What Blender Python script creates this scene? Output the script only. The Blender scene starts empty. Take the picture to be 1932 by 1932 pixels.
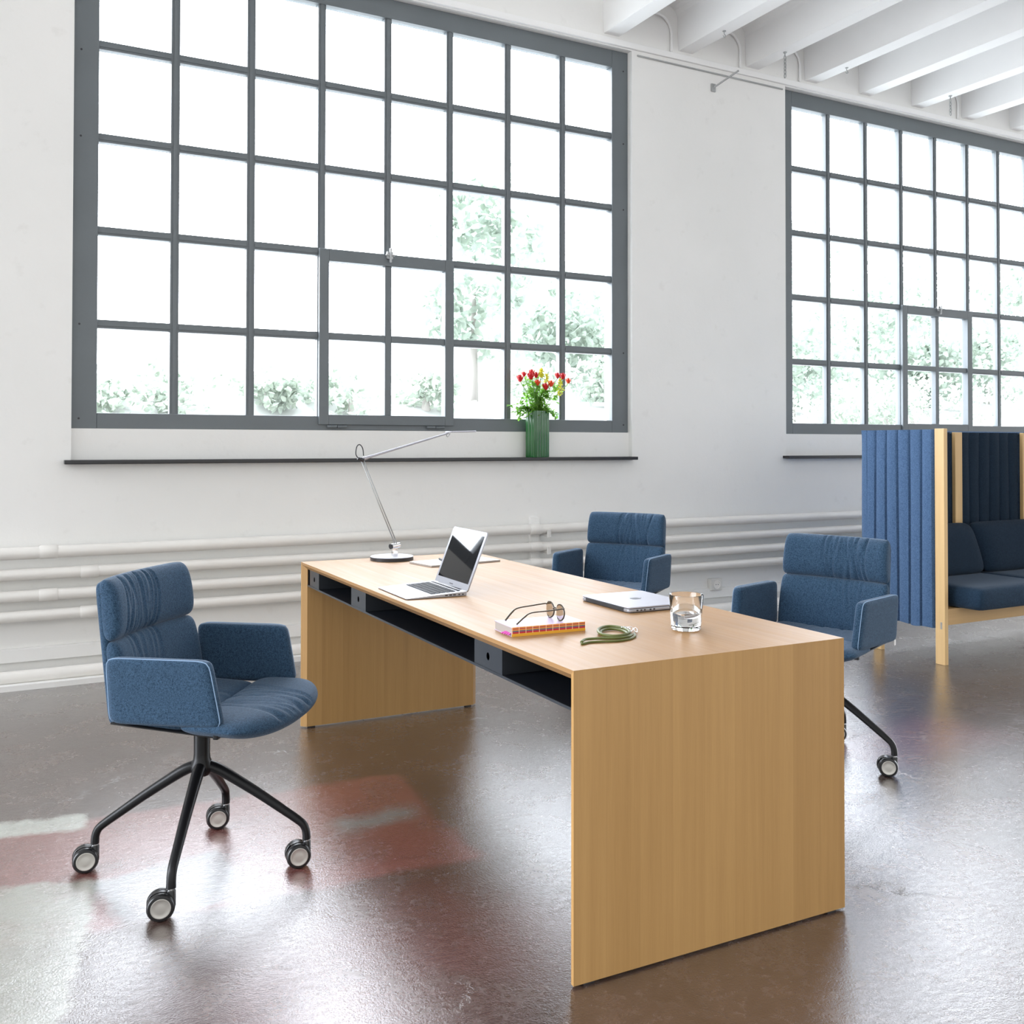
import bpy, bmesh, math, random
from mathutils import Vector, Matrix, noise as mnoise
random.seed(7)
sc = bpy.context.scene
COL = sc.collection
PI = math.pi

# ------------------------------------------------------------------ camera
cam_d = bpy.data.cameras.new('camera'); cam = bpy.data.objects.new('camera', cam_d); COL.objects.link(cam)
yaw, pitch, roll = 0.4918, 0.0152, 0.0011
fw = Vector((math.sin(yaw)*math.cos(pitch), math.cos(yaw)*math.cos(pitch), math.sin(pitch)))
rt = Vector((math.cos(yaw), -math.sin(yaw), 0)); up = rt.cross(fw)
r2 = math.cos(roll)*rt + math.sin(roll)*up; u2 = -math.sin(roll)*rt + math.cos(roll)*up
cam.matrix_world = Matrix(((r2.x, u2.x, -fw.x, -1.2188), (r2.y, u2.y, -fw.y, -1.9680), (r2.z, u2.z, -fw.z, 1.2713), (0, 0, 0, 1)))
cam_d.sensor_width = 36; cam_d.lens = 36*1853.46/1932
cam_d.shift_x = 0.0; cam_d.shift_y = -(966-809.57)/1932
cam_d.clip_end = 300
sc.camera = cam

# ------------------------------------------------------------------ light
SKY_OUT, SKY_ROOM, EXPOSURE = 13.0, 1.42, 0.06
w = bpy.data.worlds.new('sky'); sc.world = w; w.use_nodes = True
nt = w.node_tree; N = nt.nodes; L = nt.links; N.clear()
tc = N.new('ShaderNodeTexCoord'); sp = N.new('ShaderNodeSeparateXYZ'); L.new(tc.outputs['Generated'], sp.inputs[0])
mr = N.new('ShaderNodeMapRange'); mr.inputs['From Min'].default_value = -0.05; mr.inputs['From Max'].default_value = 0.25
zz_ = N.new('ShaderNodeMath'); zz_.operation = 'MULTIPLY_ADD'; L.new(sp.outputs['Z'], zz_.inputs[0]); zz_.inputs[1].default_value = 0.8; L.new(sp.outputs['Y'], zz_.inputs[2])
L.new(zz_.outputs[0], mr.inputs['Value'])
mx = N.new('ShaderNodeMix'); mx.data_type = 'RGBA'; L.new(mr.outputs[0], mx.inputs['Factor'])
mx.inputs['A'].default_value = (SKY_ROOM*0.98, SKY_ROOM*1.0, SKY_ROOM*1.0, 1)
mx.inputs['B'].default_value = (SKY_OUT*0.925, SKY_OUT*0.975, SKY_OUT*1.06, 1)
bg = N.new('ShaderNodeBackground'); L.new(mx.outputs['Result'], bg.inputs['Color'])
wo = N.new('ShaderNodeOutputWorld'); L.new(bg.outputs[0], wo.inputs[0])
sc.view_settings.view_transform = 'Standard'; sc.view_settings.look = 'None'
sc.view_settings.exposure = EXPOSURE; sc.view_settings.gamma = 1; sc.view_settings.use_curve_mapping = False

# ------------------------------------------------------------------ material helpers
class NT:
    def __init__(s, name):
        s.m = bpy.data.materials.new(name); s.m.use_nodes = True
        s.t = s.m.node_tree; s.t.nodes.clear()
        s.out = s.n('ShaderNodeOutputMaterial'); s.b = s.n('ShaderNodeBsdfPrincipled'); s.l(s.b.outputs[0], s.out.inputs[0])
    def n(s, t, **k):
        x = s.t.nodes.new(t)
        for a, v in k.items(): setattr(x, a, v)
        return x
    def l(s, a, b): s.t.links.new(a, b)
    def set(s, inp, v):
        if hasattr(v, 'links'): s.l(v, s.b.inputs[inp])
        else: s.b.inputs[inp].default_value = v
    def math(s, op, a, b=None, c=None, clamp=False):
        x = s.n('ShaderNodeMath', operation=op, use_clamp=clamp)
        for i, v in enumerate((a, b, c)):
            if v is None: continue
            if hasattr(v, 'links'): s.l(v, x.inputs[i])
            else: x.inputs[i].default_value = v
        return x.outputs[0]
    def mix(s, f, a, b):
        x = s.n('ShaderNodeMix', data_type='RGBA')
        for k, v in (('Factor', f), ('A', a), ('B', b)):
            if hasattr(v, 'links'): s.l(v, x.inputs[k])
            else: x.inputs[k].default_value = v if not isinstance(v, tuple) or len(v) == 4 else (*v, 1)
        return x.outputs['Result']
    def mapr(s, v, a, b, c=0.0, d=1.0):
        x = s.n('ShaderNodeMapRange'); s.l(v, x.inputs['Value'])
        for k, q in zip(('From Min', 'From Max', 'To Min', 'To Max'), (a, b, c, d)): x.inputs[k].default_value = q
        return x.outputs[0]
    def coord(s, scale=(1, 1, 1), kind='Object', loc=(0, 0, 0)):
        c = s.n('ShaderNodeTexCoord'); m = s.n('ShaderNodeMapping'); s.l(c.outputs[kind], m.inputs['Vector'])
        m.inputs['Scale'].default_value = scale; m.inputs['Location'].default_value = loc
        return m.outputs[0]
    def noise(s, vec, scale, detail=2, rough=0.5, dist=0.0, color=False):
        x = s.n('ShaderNodeTexNoise'); s.l(vec, x.inputs['Vector'])
        x.inputs['Scale'].default_value = scale; x.inputs['Detail'].default_value = detail
        x.inputs['Roughness'].default_value = rough; x.inputs['Distortion'].default_value = dist
        return x.outputs['Color' if color else 'Fac']
    def bump(s, h, strength, dist=0.01, normal=None):
        x = s.n('ShaderNodeBump'); s.l(h, x.inputs['Height'])
        x.inputs['Strength'].default_value = strength; x.inputs['Distance'].default_value = dist
        if normal is not None: s.l(normal, x.inputs['Normal'])
        return x.outputs[0]

def plain(name, col, rough=0.5, metal=0.0, var=0.06, vs=8.0, bump=0.0, bs=60.0, spec=0.5, coat=0.0):
    k = NT(name); v = k.coord()
    f = k.noise(v, vs, 3)
    a = tuple(max(0, c*(1-var)) for c in col); b = tuple(min(1, c*(1+var)) for c in col)
    k.set('Base Color', k.mix(f, a, b)); k.set('Roughness', rough); k.set('Metallic', metal)
    k.set('Specular IOR Level', spec)
    if coat: k.set('Coat Weight', coat)
    if bump: k.set('Normal', k.bump(k.noise(v, bs, 3), bump, 0.002))
    return k.m

def fabric(name, dark, light, scale=420.0, sheen=0.22):
    k = NT(name); v = k.coord()
    a = k.noise(v, scale, 2, 0.7); b = k.noise(v, scale*0.4, 3, 0.6)
    wv = k.n('ShaderNodeTexWave', bands_direction='X'); k.l(v, wv.inputs['Vector']); wv.inputs['Scale'].default_value = 260
    wz = k.n('ShaderNodeTexWave', bands_direction='Z'); k.l(v, wz.inputs['Vector']); wz.inputs['Scale'].default_value = 260
    f = k.math('ADD', k.math('MULTIPLY', a, 0.65), k.math('MULTIPLY', b, 0.35))
    f = k.mapr(f, 0.38, 0.62)
    k.set('Base Color', k.mix(f, dark, light)); k.set('Roughness', 0.88)
    k.set('Sheen Weight', sheen); k.set('Sheen Roughness', 0.45); k.set('Sheen Tint', (0.75, 0.85, 1, 1)); k.set('Specular IOR Level', 0.2)
    h = k.math('ADD', k.math('MULTIPLY', wv.outputs['Fac'], wz.outputs['Fac']), a)
    k.set('Normal', k.bump(h, 0.35, 0.0012))
    return k.m

def wood(name, base, across='X', grain='Z', stave=0.098, rough=0.38, spec=0.5, off=0.0, con=1.0):
    k = NT(name); c = k.n('ShaderNodeTexCoord'); s = k.n('ShaderNodeSeparateXYZ'); k.l(c.outputs['Object'], s.inputs[0])
    u = k.math('DIVIDE', k.math('ADD', s.outputs[across], 20.0+off), stave)
    wob = k.noise(k.coord((0.5, 0.5, 0.5)), 3, 1)
    idx = k.math('FLOOR', u)
    wn = k.n('ShaderNodeTexWhiteNoise', noise_dimensions='1D'); k.l(idx, wn.inputs['W'])
    sc_ = [55.0, 55.0, 55.0]; sc_['XYZ'.index(grain)] = 1.3
    cmb = k.n('ShaderNodeCombineXYZ'); k.l(k.math('MULTIPLY', idx, 3.7), cmb.inputs[0]); k.l(k.math('MULTIPLY', idx, 1.9), cmb.inputs[2])
    va = k.n('ShaderNodeVectorMath', operation='ADD'); k.l(k.coord(tuple(sc_)), va.inputs[0]); k.l(cmb.outputs[0], va.inputs[1])
    g1 = k.noise(va.outputs[0], 1.0, 5, 0.65, 0.4)
    sc2 = [14.0, 14.0, 14.0]; sc2['XYZ'.index(grain)] = 0.45
    va2 = k.n('ShaderNodeVectorMath', operation='ADD'); k.l(k.coord(tuple(sc2)), va2.inputs[0]); k.l(cmb.outputs[0], va2.inputs[1])
    g2 = k.noise(va2.outputs[0], 1.0, 3, 0.5, 0.8)
    sc3 = [420.0, 420.0, 420.0]; sc3['XYZ'.index(grain)] = 9.0
    g3 = k.noise(k.coord(tuple(sc3)), 1.0, 2, 0.6)
    f = k.math('ADD', k.math('MULTIPLY', k.mapr(g1, 0.25, 0.75), 0.30), k.math('MULTIPLY', k.mapr(g2, 0.3, 0.7), 0.35))
    f = k.math('ADD', f, k.math('MULTIPLY', wn.outputs['Value'], 0.42))
    f = k.math('ADD', f, k.math('MULTIPLY', k.mapr(g3, 0.35, 0.65), 0.12))
    f = k.mapr(f, 0.0, 1.0, 0.5-0.5*con, 0.5+0.5*con)
    dk = tuple(x*y for x, y in zip(base, (0.76, 0.70, 0.60))); lt = tuple(min(1, x*y) for x, y in zip(base, (1.16, 1.18, 1.2)))
    col = k.mix(f, dk, lt)
    fr = k.math('FRACT', u); e = k.math('LESS_THAN', k.math('ABSOLUTE', k.math('SUBTRACT', fr, 0.5)), 0.492)
    col = k.mix(k.math('SUBTRACT', 1.0, k.math('MULTIPLY', k.math('SUBTRACT', 1.0, e), 0.10)), tuple(x*0.6 for x in base), col)
    k.set('Base Color', col); k.set('Roughness', k.mapr(g1, 0.3, 0.7, rough-0.05, rough+0.06)); k.set('Specular IOR Level', spec)
    k.set('Normal', k.bump(g3, 0.06, 0.001))
    return k.m

M = {}
M['wall'] = None
def make_wall():
    k = NT('painted_plaster'); v = k.coord()
    f = k.noise(v, 0.7, 4, 0.6); g = k.noise(v, 9, 4, 0.6)
    c = k.mix(k.mapr(f, 0.35, 0.65), (0.84, 0.84, 0.82), (0.89, 0.885, 0.865))
    c = k.mix(k.mapr(g, 0.62, 0.74, 0, 0.25), c, (0.70, 0.69, 0.66))
    k.set('Base Color', c); k.set('Roughness', 0.75)
    k.set('Normal', k.bump(k.noise(v, 14, 6, 0.65), 0.25, 0.006)); return k.m
M['wall'] = make_wall()
M['ceiling'] = plain('ceiling_paint', (0.92, 0.92, 0.915), 0.8, var=0.02, vs=3, bump=0.3, bs=20)
M['pipe'] = plain('pipe_enamel', (0.83, 0.81, 0.77), 0.35, var=0.05, vs=5, bump=0.15, bs=25)
M['frame'] = plain('grey_window_paint', (0.140, 0.160, 0.172), 0.42, var=0.10, vs=4, bump=0.15, bs=30)
M['sill'] = plain('black_sill', (0.022, 0.022, 0.024), 0.35)
M['oak'] = wood('oak_vertical', (0.43, 0.248, 0.090), 'X', 'Z')
M['oak_top'] = wood('oak_top', (0.35, 0.198, 0.084), 'X', 'Y', 0.105, 0.44, 0.32, 0.0, 0.45)
M['oak_pale'] = wood('oak_pale', (0.68, 0.46, 0.22), 'X', 'Z', 0.4, 0.45)
M['oak_pale_h'] = wood('oak_pale_horizontal', (0.58, 0.37, 0.17), 'Y', 'X', 0.4, 0.45)
M['fabric'] = fabric('blue_melange_wool', (0.010, 0.027, 0.053), (0.046, 0.095, 0.160))
M['screen_fabric'] = fabric('blue_felt', (0.038, 0.080, 0.165), (0.095, 0.170, 0.300), 300)
M['navy'] = fabric('navy_upholstery', (0.005, 0.013, 0.027), (0.012, 0.028, 0.050), 300, 0.05)
M['seat_blue'] = fabric('seat_upholstery', (0.008, 0.021, 0.042), (0.020, 0.046, 0.082), 300, 0.12)
M['piping'] = plain('pale_piping', (0.22, 0.33, 0.48), 0.8)
M['black_metal'] = plain('black_powder_coat', (0.006, 0.006, 0.007), 0.36, var=0.1, spec=0.28)
M['tray_metal'] = plain('anthracite_steel', (0.045, 0.052, 0.062), 0.35, metal=0.3)
M['tray_dark'] = plain('dark_steel', (0.006, 0.008, 0.012), 0.45, spec=0.25)
M['chrome'] = plain('chrome', (0.85, 0.85, 0.86), 0.12, metal=1)
M['satin'] = plain('satin_steel', (0.62, 0.60, 0.56), 0.38, metal=0.85)
M['rubber'] = plain('black_rubber', (0.010, 0.010, 0.011), 0.28)
M['alu'] = plain('silver_aluminium', (0.40, 0.41, 0.45), 0.36, metal=0.6, var=0.02)
M['alu_top'] = plain('silver_lid', (0.45, 0.45, 0.50), 0.38, metal=0.45, var=0.02)
M['dark_plastic'] = plain('dark_plastic', (0.02, 0.02, 0.024), 0.4)
M['key'] = plain('key_black', (0.012, 0.012, 0.014), 0.65, spec=0.25)
M['white_plastic'] = plain('white_plastic', (0.72, 0.71, 0.68), 0.35)  # greyed to put shading into the socket's colour; pipe brackets share it
M['paper'] = plain('paper', (0.85, 0.83, 0.80), 0.7)
M['paper_edge'] = plain('page_edges', (0.36, 0.32, 0.29), 0.85)
M['tortoise'] = plain('dark_tortoiseshell', (0.045, 0.03, 0.012), 0.22, var=0.5, vs=90)
M['cord'] = plain('olive_leather', (0.095, 0.11, 0.018), 0.5, bump=0.3, bs=200)
M['stem'] = plain('stem_green', (0.14, 0.30, 0.05), 0.5)
M['red'] = plain('rose_red', (0.62, 0.012, 0.018), 0.5, var=0.25, vs=50)
M['orange_red'] = plain('rose_orange_red', (0.78, 0.07, 0.015), 0.5, var=0.25, vs=50)
M['yellow'] = plain('goldenrod_yellow', (0.72, 0.68, 0.04), 0.6)
M['fitting'] = plain('galvanised_steel', (0.42, 0.43, 0.43), 0.45, metal=0.6)

def leafmat(name, a, b, trans=0.45):
    k = NT(name); f = k.noise(k.coord(), 6, 2)
    k.set('Base Color', k.mix(f, a, b)); k.set('Roughness', 0.5)
    tr = k.n('ShaderNodeBsdfTranslucent'); k.l(k.mix(f, tuple(min(1, x*1.5) for x in a), tuple(min(1, x*1.5) for x in b)), tr.inputs[0])
    ms = k.n('ShaderNodeMixShader'); ms.inputs[0].default_value = trans
    k.l(k.b.outputs[0], ms.inputs[1]); k.l(tr.outputs[0], ms.inputs[2]); k.l(ms.outputs[0], k.out.inputs[0])
    return k.m
M['leaf'] = leafmat('rose_leaf', (0.08, 0.22, 0.03), (0.22, 0.42, 0.06))
M['tree_leaf'] = leafmat('tree_leaf', (0.24, 0.30, 0.275), (0.38, 0.43, 0.35), 0.35)  # leaf colour bleached to stand in for the bright window glare
M['shrub_leaf'] = leafmat('shrub_leaf', (0.26, 0.31, 0.28), (0.38, 0.42, 0.34), 0.35)  # shrub leaves bleached likewise, glare put into the tone
M['bark'] = plain('bark', (0.34, 0.32, 0.30), 0.9)  # bark lightened so the trunks wash out as if in glare

def glassy(name, tint, refl_rough=0.0, ior=1.45):
    # thin pane: straight-through light plus a Fresnel reflection
    k = NT(name); k.t.nodes.remove(k.b)
    fr = k.n('ShaderNodeFresnel'); fr.inputs['IOR'].default_value = ior
    tr = k.n('ShaderNodeBsdfTransparent'); tr.inputs[0].default_value = (*tint, 1)
    gl = k.n('ShaderNodeBsdfGlossy'); gl.inputs['Roughness'].default_value = refl_rough
    ms = k.n('ShaderNodeMixShader'); k.l(fr.outputs[0], ms.inputs[0]); k.l(tr.outputs[0], ms.inputs[1]); k.l(gl.outputs[0], ms.inputs[2])
    k.l(ms.outputs[0], k.out.inputs[0]); return k.m
M['pane'] = glassy('window_glass', (0.985, 0.99, 0.985))
M['lens'] = glassy('lens_glass', (1.0, 1.0, 1.0), 0.0, 1.25)
def solidglass(name, ior, col=(1, 1, 1)):
    k = NT(name); k.set('Base Color', (*col, 1)); k.set('Roughness', 0.0); k.set('IOR', ior); k.set('Transmission Weight', 1.0); return k.m
M['tumbler'] = solidglass('tumbler_glass', 1.48, (0.98, 0.99, 0.99)); M['water'] = solidglass('water', 1.33)
def screenmat():
    k = NT('laptop_screen_glass'); k.set('Base Color', k.mix(k.noise(k.coord(), 4, 1), (0.006, 0.006, 0.007), (0.009, 0.009, 0.010)))
    k.set('Roughness', 0.03); k.set('Specular IOR Level', 0.38); return k.m
M['screen'] = screenmat()

def vasemat():
    k = NT('green_glazed_ceramic'); f = k.noise(k.coord(), 5, 2)
    k.set('Base Color', k.mix(f, (0.012, 0.085, 0.022), (0.028, 0.15, 0.038))); k.set('Roughness', 0.18); k.set('Coat Weight', 0.3); k.set('Coat Roughness', 0.05); return k.m
M['vase'] = vasemat()

def spinemat():
    # woven book spine: stripes in height, stitches along the length
    k = NT('striped_book_spine'); c = k.n('ShaderNodeTexCoord'); s = k.n('ShaderNodeSeparateXYZ'); k.l(c.outputs['Object'], s.inputs[0])
    z = s.outputs['Z']
    def step(a): return k.math('GREATER_THAN', z, a)
    col = (0.75, 0.38, 0.03, 1)
    cur = k.mix(step(0.008), col, (0.50, 0.02, 0.05))
    cur = k.mix(step(0.0125), cur, (0.16, 0.13, 0.16))
    cur = k.mix(step(0.0165), cur, (0.72, 0.32, 0.05))
    cur = k.mix(step(0.0195), cur, (0.45, 0.05, 0.07))
    cur = k.mix(step(0.0222), cur, (0.70, 0.30, 0.06))
    fx = k.math('FRACT', k.math('MULTIPLY', s.outputs['X'], 48.0))
    st = k.math('MULTIPLY', k.math('LESS_THAN', fx, 0.09), k.math('GREATER_THAN', z, 0.007))
    cur = k.mix(st, cur, (0.85, 0.55, 0.35))
    k.set('Base Color', cur); k.set('Roughness', 0.8); return k.m
M['spine'] = spinemat()

def floormat():
    k = NT('worn_sealed_screed'); v = k.coord(); s = k.n('ShaderNodeSeparateXYZ'); k.l(v, s.inputs[0])
    dx = k.noise(v, 5.0, 5, 0.65); dy = k.noise(k.coord(loc=(9, 4, 2)), 5.0, 5, 0.65)
    X = k.math('ADD', s.outputs['X'], k.math('MULTIPLY', k.math('SUBTRACT', dx, 0.5), 0.16))
    Y = k.math('ADD', s.outputs['Y'], k.math('MULTIPLY', k.math('SUBTRACT', dy, 0.5), 0.16))
    big = k.noise(v, 0.9, 6, 0.62); mid = k.noise(v, 5.5, 8, 0.7, 0.6); fine = k.noise(v, 45, 5, 0.75); grit = k.noise(v, 160, 3, 0.7)
    f = k.math('ADD', k.math('MULTIPLY', k.mapr(big, 0.3, 0.7), 0.4), k.math('MULTIPLY', k.mapr(mid, 0.3, 0.7), 0.6))
    c = k.mix(f, (0.018, 0.008, 0.006), (0.095, 0.058, 0.046))
    worn = k.mapr(mid, 0.46, 0.66)
    def box(cx, cy, hx, hy, soft=0.03, rot=0.0):
        ca, sa = math.cos(rot), math.sin(rot)
        U = k.math('ADD', k.math('MULTIPLY', k.math('SUBTRACT', X, cx), ca), k.math('MULTIPLY', k.math('SUBTRACT', Y, cy), sa))
        V = k.math('SUBTRACT', k.math('MULTIPLY', k.math('SUBTRACT', Y, cy), ca), k.math('MULTIPLY', k.math('SUBTRACT', X, cx), sa))
        a = k.mapr(k.math('ABSOLUTE', U), hx+soft, hx-soft); b = k.mapr(k.math('ABSOLUTE', V), hy+soft, hy-soft)
        return k.math('MULTIPLY', a, b)
    def patch(cur, m, col, col2, amt=1.0, keep=0.35):
        m2 = k.math('MULTIPLY', m, k.math('SUBTRACT', amt, k.math('MULTIPLY', worn, keep)), clamp=True)
        return k.mix(m2, cur, k.mix(fine, col, col2))
    c = patch(c, box(-0.60, 1.22, 0.76, 0.42, 0.02, -0.06), (0.150, 0.040, 0.036), (0.26, 0.095, 0.082), 0.85)       # red paint by the left chair
    c = patch(c, box(2.3, 0.95, 0.42, 0.20, 0.08, 0.1), (0.16, 0.05, 0.06), (0.24, 0.10, 0.10), 0.6)
    c = patch(c, box(-0.35, 0.30, 0.45, 0.30, 0.15, 0.5), (0.13, 0.045, 0.04), (0.20, 0.08, 0.07), 0.55)
    c = patch(c, box(-1.876, 0.659, 0.84, 0.70, 0.015, -0.23), (0.20, 0.205, 0.175), (0.34, 0.34, 0.29), 1.0, 0.3)    # grey repair, left
    c = patch(c, box(-0.73, 1.00, 0.19, 0.17, 0.02, 0.15), (0.13, 0.145, 0.15), (0.27, 0.28, 0.28), 0.9)
    c = patch(c, box(-1.10, 1.67, 0.20, 0.07, 0.02, -0.1), (0.30, 0.32, 0.28), (0.46, 0.47, 0.42), 1.0, 0.2)
    c = patch(c, box(-0.04, 1.20, 0.15, 0.06, 0.04, 0.1), (0.12, 0.14, 0.14), (0.24, 0.26, 0.25), 0.9)
    c = k.mix(k.math('MULTIPLY', k.mapr(fine, 0.52, 0.75), 0.30), c, (0.24, 0.19, 0.17))
    # cracks
    vo = k.n('ShaderNodeTexVoronoi', feature='DISTANCE_TO_EDGE'); vs = k.n('ShaderNodeVectorMath', operation='ADD')
    sca = k.n('ShaderNodeVectorMath', operation='SCALE'); k.l(k.noise(v, 3.5, 6, 0.7, color=True), sca.inputs[0]); sca.inputs['Scale'].default_value = 0.5
    k.l(v, vs.inputs[0]); k.l(sca.outputs[0], vs.inputs[1]); k.l(vs.outputs[0], vo.inputs['Vector']); vo.inputs['Scale'].default_value = 1.15
    crack = k.mapr(vo.outputs['Distance'], 0.0, 0.006, 1.0, 0.0)
    crack = k.math('MULTIPLY', crack, k.mapr(k.noise(v, 1.7, 2), 0.47, 0.6))
    c = k.mix(k.math('MULTIPLY', crack, 0.6), c, (0.03, 0.025, 0.022))
    k.set('Base Color', c)
    r = k.math('ADD', k.mapr(mid, 0.3, 0.7, 0.14, 0.30), k.mapr(fine, 0.3, 0.7, -0.03, 0.07))
    k.set('Roughness', r); k.set('Specular IOR Level', 0.7); k.set('Coat Weight', 1.0); k.set('Coat IOR', 1.75); k.set('Coat Roughness', 0.09)
    st = k.noise(k.coord((1, 1.8, 1)), 30, 6, 0.75, 0.6)
    h = k.math('ADD', k.math('MULTIPLY', st, 0.5), k.math('MULTIPLY', grit, 0.62))
    h = k.math('ADD', h, k.math('MULTIPLY', mid, 0.6)); h = k.math('SUBTRACT', h, k.math('MULTIPLY', crack, 0.4))
    b = k.bump(h, 0.35, 0.005); k.set('Normal', b); k.set('Coat Normal', k.bump(h, 0.26, 0.005))
    return k.m
M['floor'] = floormat()
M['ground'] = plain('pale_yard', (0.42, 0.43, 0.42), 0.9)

# ------------------------------------------------------------------ geometry helpers
def link(o, parent=None):
    COL.objects.link(o)
    if parent is not None: o.parent = parent
    return o
def mesh_obj(name, verts, faces, mat, parent=None, smooth=False, loc=None):
    me = bpy.data.meshes.new(name); me.from_pydata([tuple(v) for v in verts], [], faces); me.update()
    if mat is not None: me.materials.append(M[mat] if isinstance(mat, str) else mat)
    if smooth:
        for p in me.polygons: p.use_smooth = True
    o = bpy.data.objects.new(name, me)
    if loc: o.location = loc
    return link(o, parent)
class MB:
    def __init__(s): s.v = []; s.f = []
    def add(s, v, f):
        n = len(s.v); s.v += [tuple(x) for x in v]; s.f += [tuple(i+n for i in q) for q in f]; return s
    def box(s, x0, x1, y0, y1, z0, z1, mtx=None):
        v = [(x, y, z) for z in (z0, z1) for y in (y0, y1) for x in (x0, x1)]
        if mtx is not None: v = [mtx @ Vector(p) for p in v]
        return s.add(v, [(0, 2, 3, 1), (4, 5, 7, 6), (0, 1, 5, 4), (2, 6, 7, 3), (0, 4, 6, 2), (1, 3, 7, 5)])
    def prism(s, pts, axis, a, b, mtx=None):
        # pts: 2D polygon in the two other axes (cyclic order), extruded along axis from a to b
        n = len(pts)
        def P(p, h):
            q = {'x': (h, p[0], p[1]), 'y': (p[0], h, p[1]), 'z': (p[0], p[1], h)}[axis]
            return mtx @ Vector(q) if mtx is not None else Vector(q)
        v = [P(p, a) for p in pts]+[P(p, b) for p in pts]
        f = [tuple(range(n))[::-1], tuple(range(n, 2*n))]+[(i, (i+1) % n, n+(i+1) % n, n+i) for i in range(n)]
        return s.add(v, f)
    def lathe(s, prof, n=32, c=(0, 0, 0), cap=True, mtx=None):
        v = []; f = []
        for r, z in prof:
            for i in range(n):
                a = 2*PI*i/n; p = Vector((r*math.cos(a), r*math.sin(a), z))
                p = mtx @ p if mtx is not None else p
                v.append(p+Vector(c))
        for j in range(len(prof)-1):
            for i in range(n): f.append((j*n+i, j*n+(i+1) % n, (j+1)*n+(i+1) % n, (j+1)*n+i))
        if cap: f.append(tuple(range(n))[::-1]); f.append(tuple(range((len(prof)-1)*n, len(prof)*n)))
        return s.add(v, f)
    def tube(s, pts, rad, n=10, closed=False, flat=None):
        pts = [Vector(p) for p in pts]; m = len(pts)
        if not hasattr(rad, '__len__'): rad = [rad]*m
        v = []; f = []; prev = None
        for i, p in enumerate(pts):
            if closed: t = (pts[(i+1) % m]-pts[i-1])
            else: t = pts[min(i+1, m-1)]-pts[max(i-1, 0)]
            t.normalize()
            if prev is None:
                a = Vector((0, 0, 1)) if abs(t.z) < 0.9 else Vector((1, 0, 0)); nx = t.cross(a).normalized()
            else: nx = (prev-t*prev.dot(t)).normalized()
            prev = nx; ny = t.cross(nx)
            for k in range(n):
                a = 2*PI*k/n; ry = rad[i]*(flat or 1)
                v.append(p+nx*math.cos(a)*rad[i]+ny*math.sin(a)*ry)
        r = m if closed else m-1
        for i in range(r):
            j = (i+1) % m
            for k in range(n): f.append((i*n+k, i*n+(k+1) % n, j*n+(k+1) % n, j*n+k))
        if not closed: f.append(tuple(range(n))[::-1]); f.append(tuple(range((m-1)*n, m*n)))
        return s.add(v, f)
    def build(s, name, mat, parent=None, smooth=False, bevel=0, seg=2, loc=None, auto=False):
        o = mesh_obj(name, s.v, s.f, mat, parent, smooth or auto, loc)
        bm = bmesh.new(); bm.from_mesh(o.data); bmesh.ops.recalc_face_normals(bm, faces=bm.faces); bm.to_mesh(o.data); bm.free()
        if auto:
            try: o.data.set_sharp_from_angle(angle=0.7)
            except Exception: pass
        if bevel:
            b = o.modifiers.new('bevel', 'BEVEL'); b.width = bevel; b.segments = seg; b.limit_method = 'ANGLE'; b.angle_limit = 0.6
            o.data.shade_smooth(); wn = o.modifiers.new('wn', 'WEIGHTED_NORMAL'); wn.keep_sharp = True
        return o
def smoothpath(pts, n=6, closed=False):
    pts = [Vector(p) for p in pts]; out = []; m = len(pts)
    rng = range(m) if closed else range(m-1)
    for i in rng:
        if closed: a, b, c, d = pts[i-1], pts[i], pts[(i+1) % m], pts[(i+2) % m]
        else: a, b, c, d = pts[max(i-1, 0)], pts[i], pts[i+1], pts[min(i+2, m-1)]
        for k in range(n):
            t = k/n
            out.append(0.5*((2*b)+(c-a)*t+(2*a-5*b+4*c-d)*t*t+(3*b-a-3*c+d)*t**3))
    if not closed: out.append(pts[-1])
    return out
def empty(name, loc=(0, 0, 0), rz=0.0, label=None, cat=None, group=None, kind=None):
    o = bpy.data.objects.new(name, None); o.empty_display_size = 0.1; o.location = loc; o.rotation_euler = (0, 0, rz); COL.objects.link(o)
    return tag(o, label, cat, group, kind)
def tag(o, label=None, cat=None, group=None, kind=None):
    if label: o['label'] = label
    if cat: o['category'] = cat
    if group: o['group'] = group
    if kind: o['kind'] = kind
    return o
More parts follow.
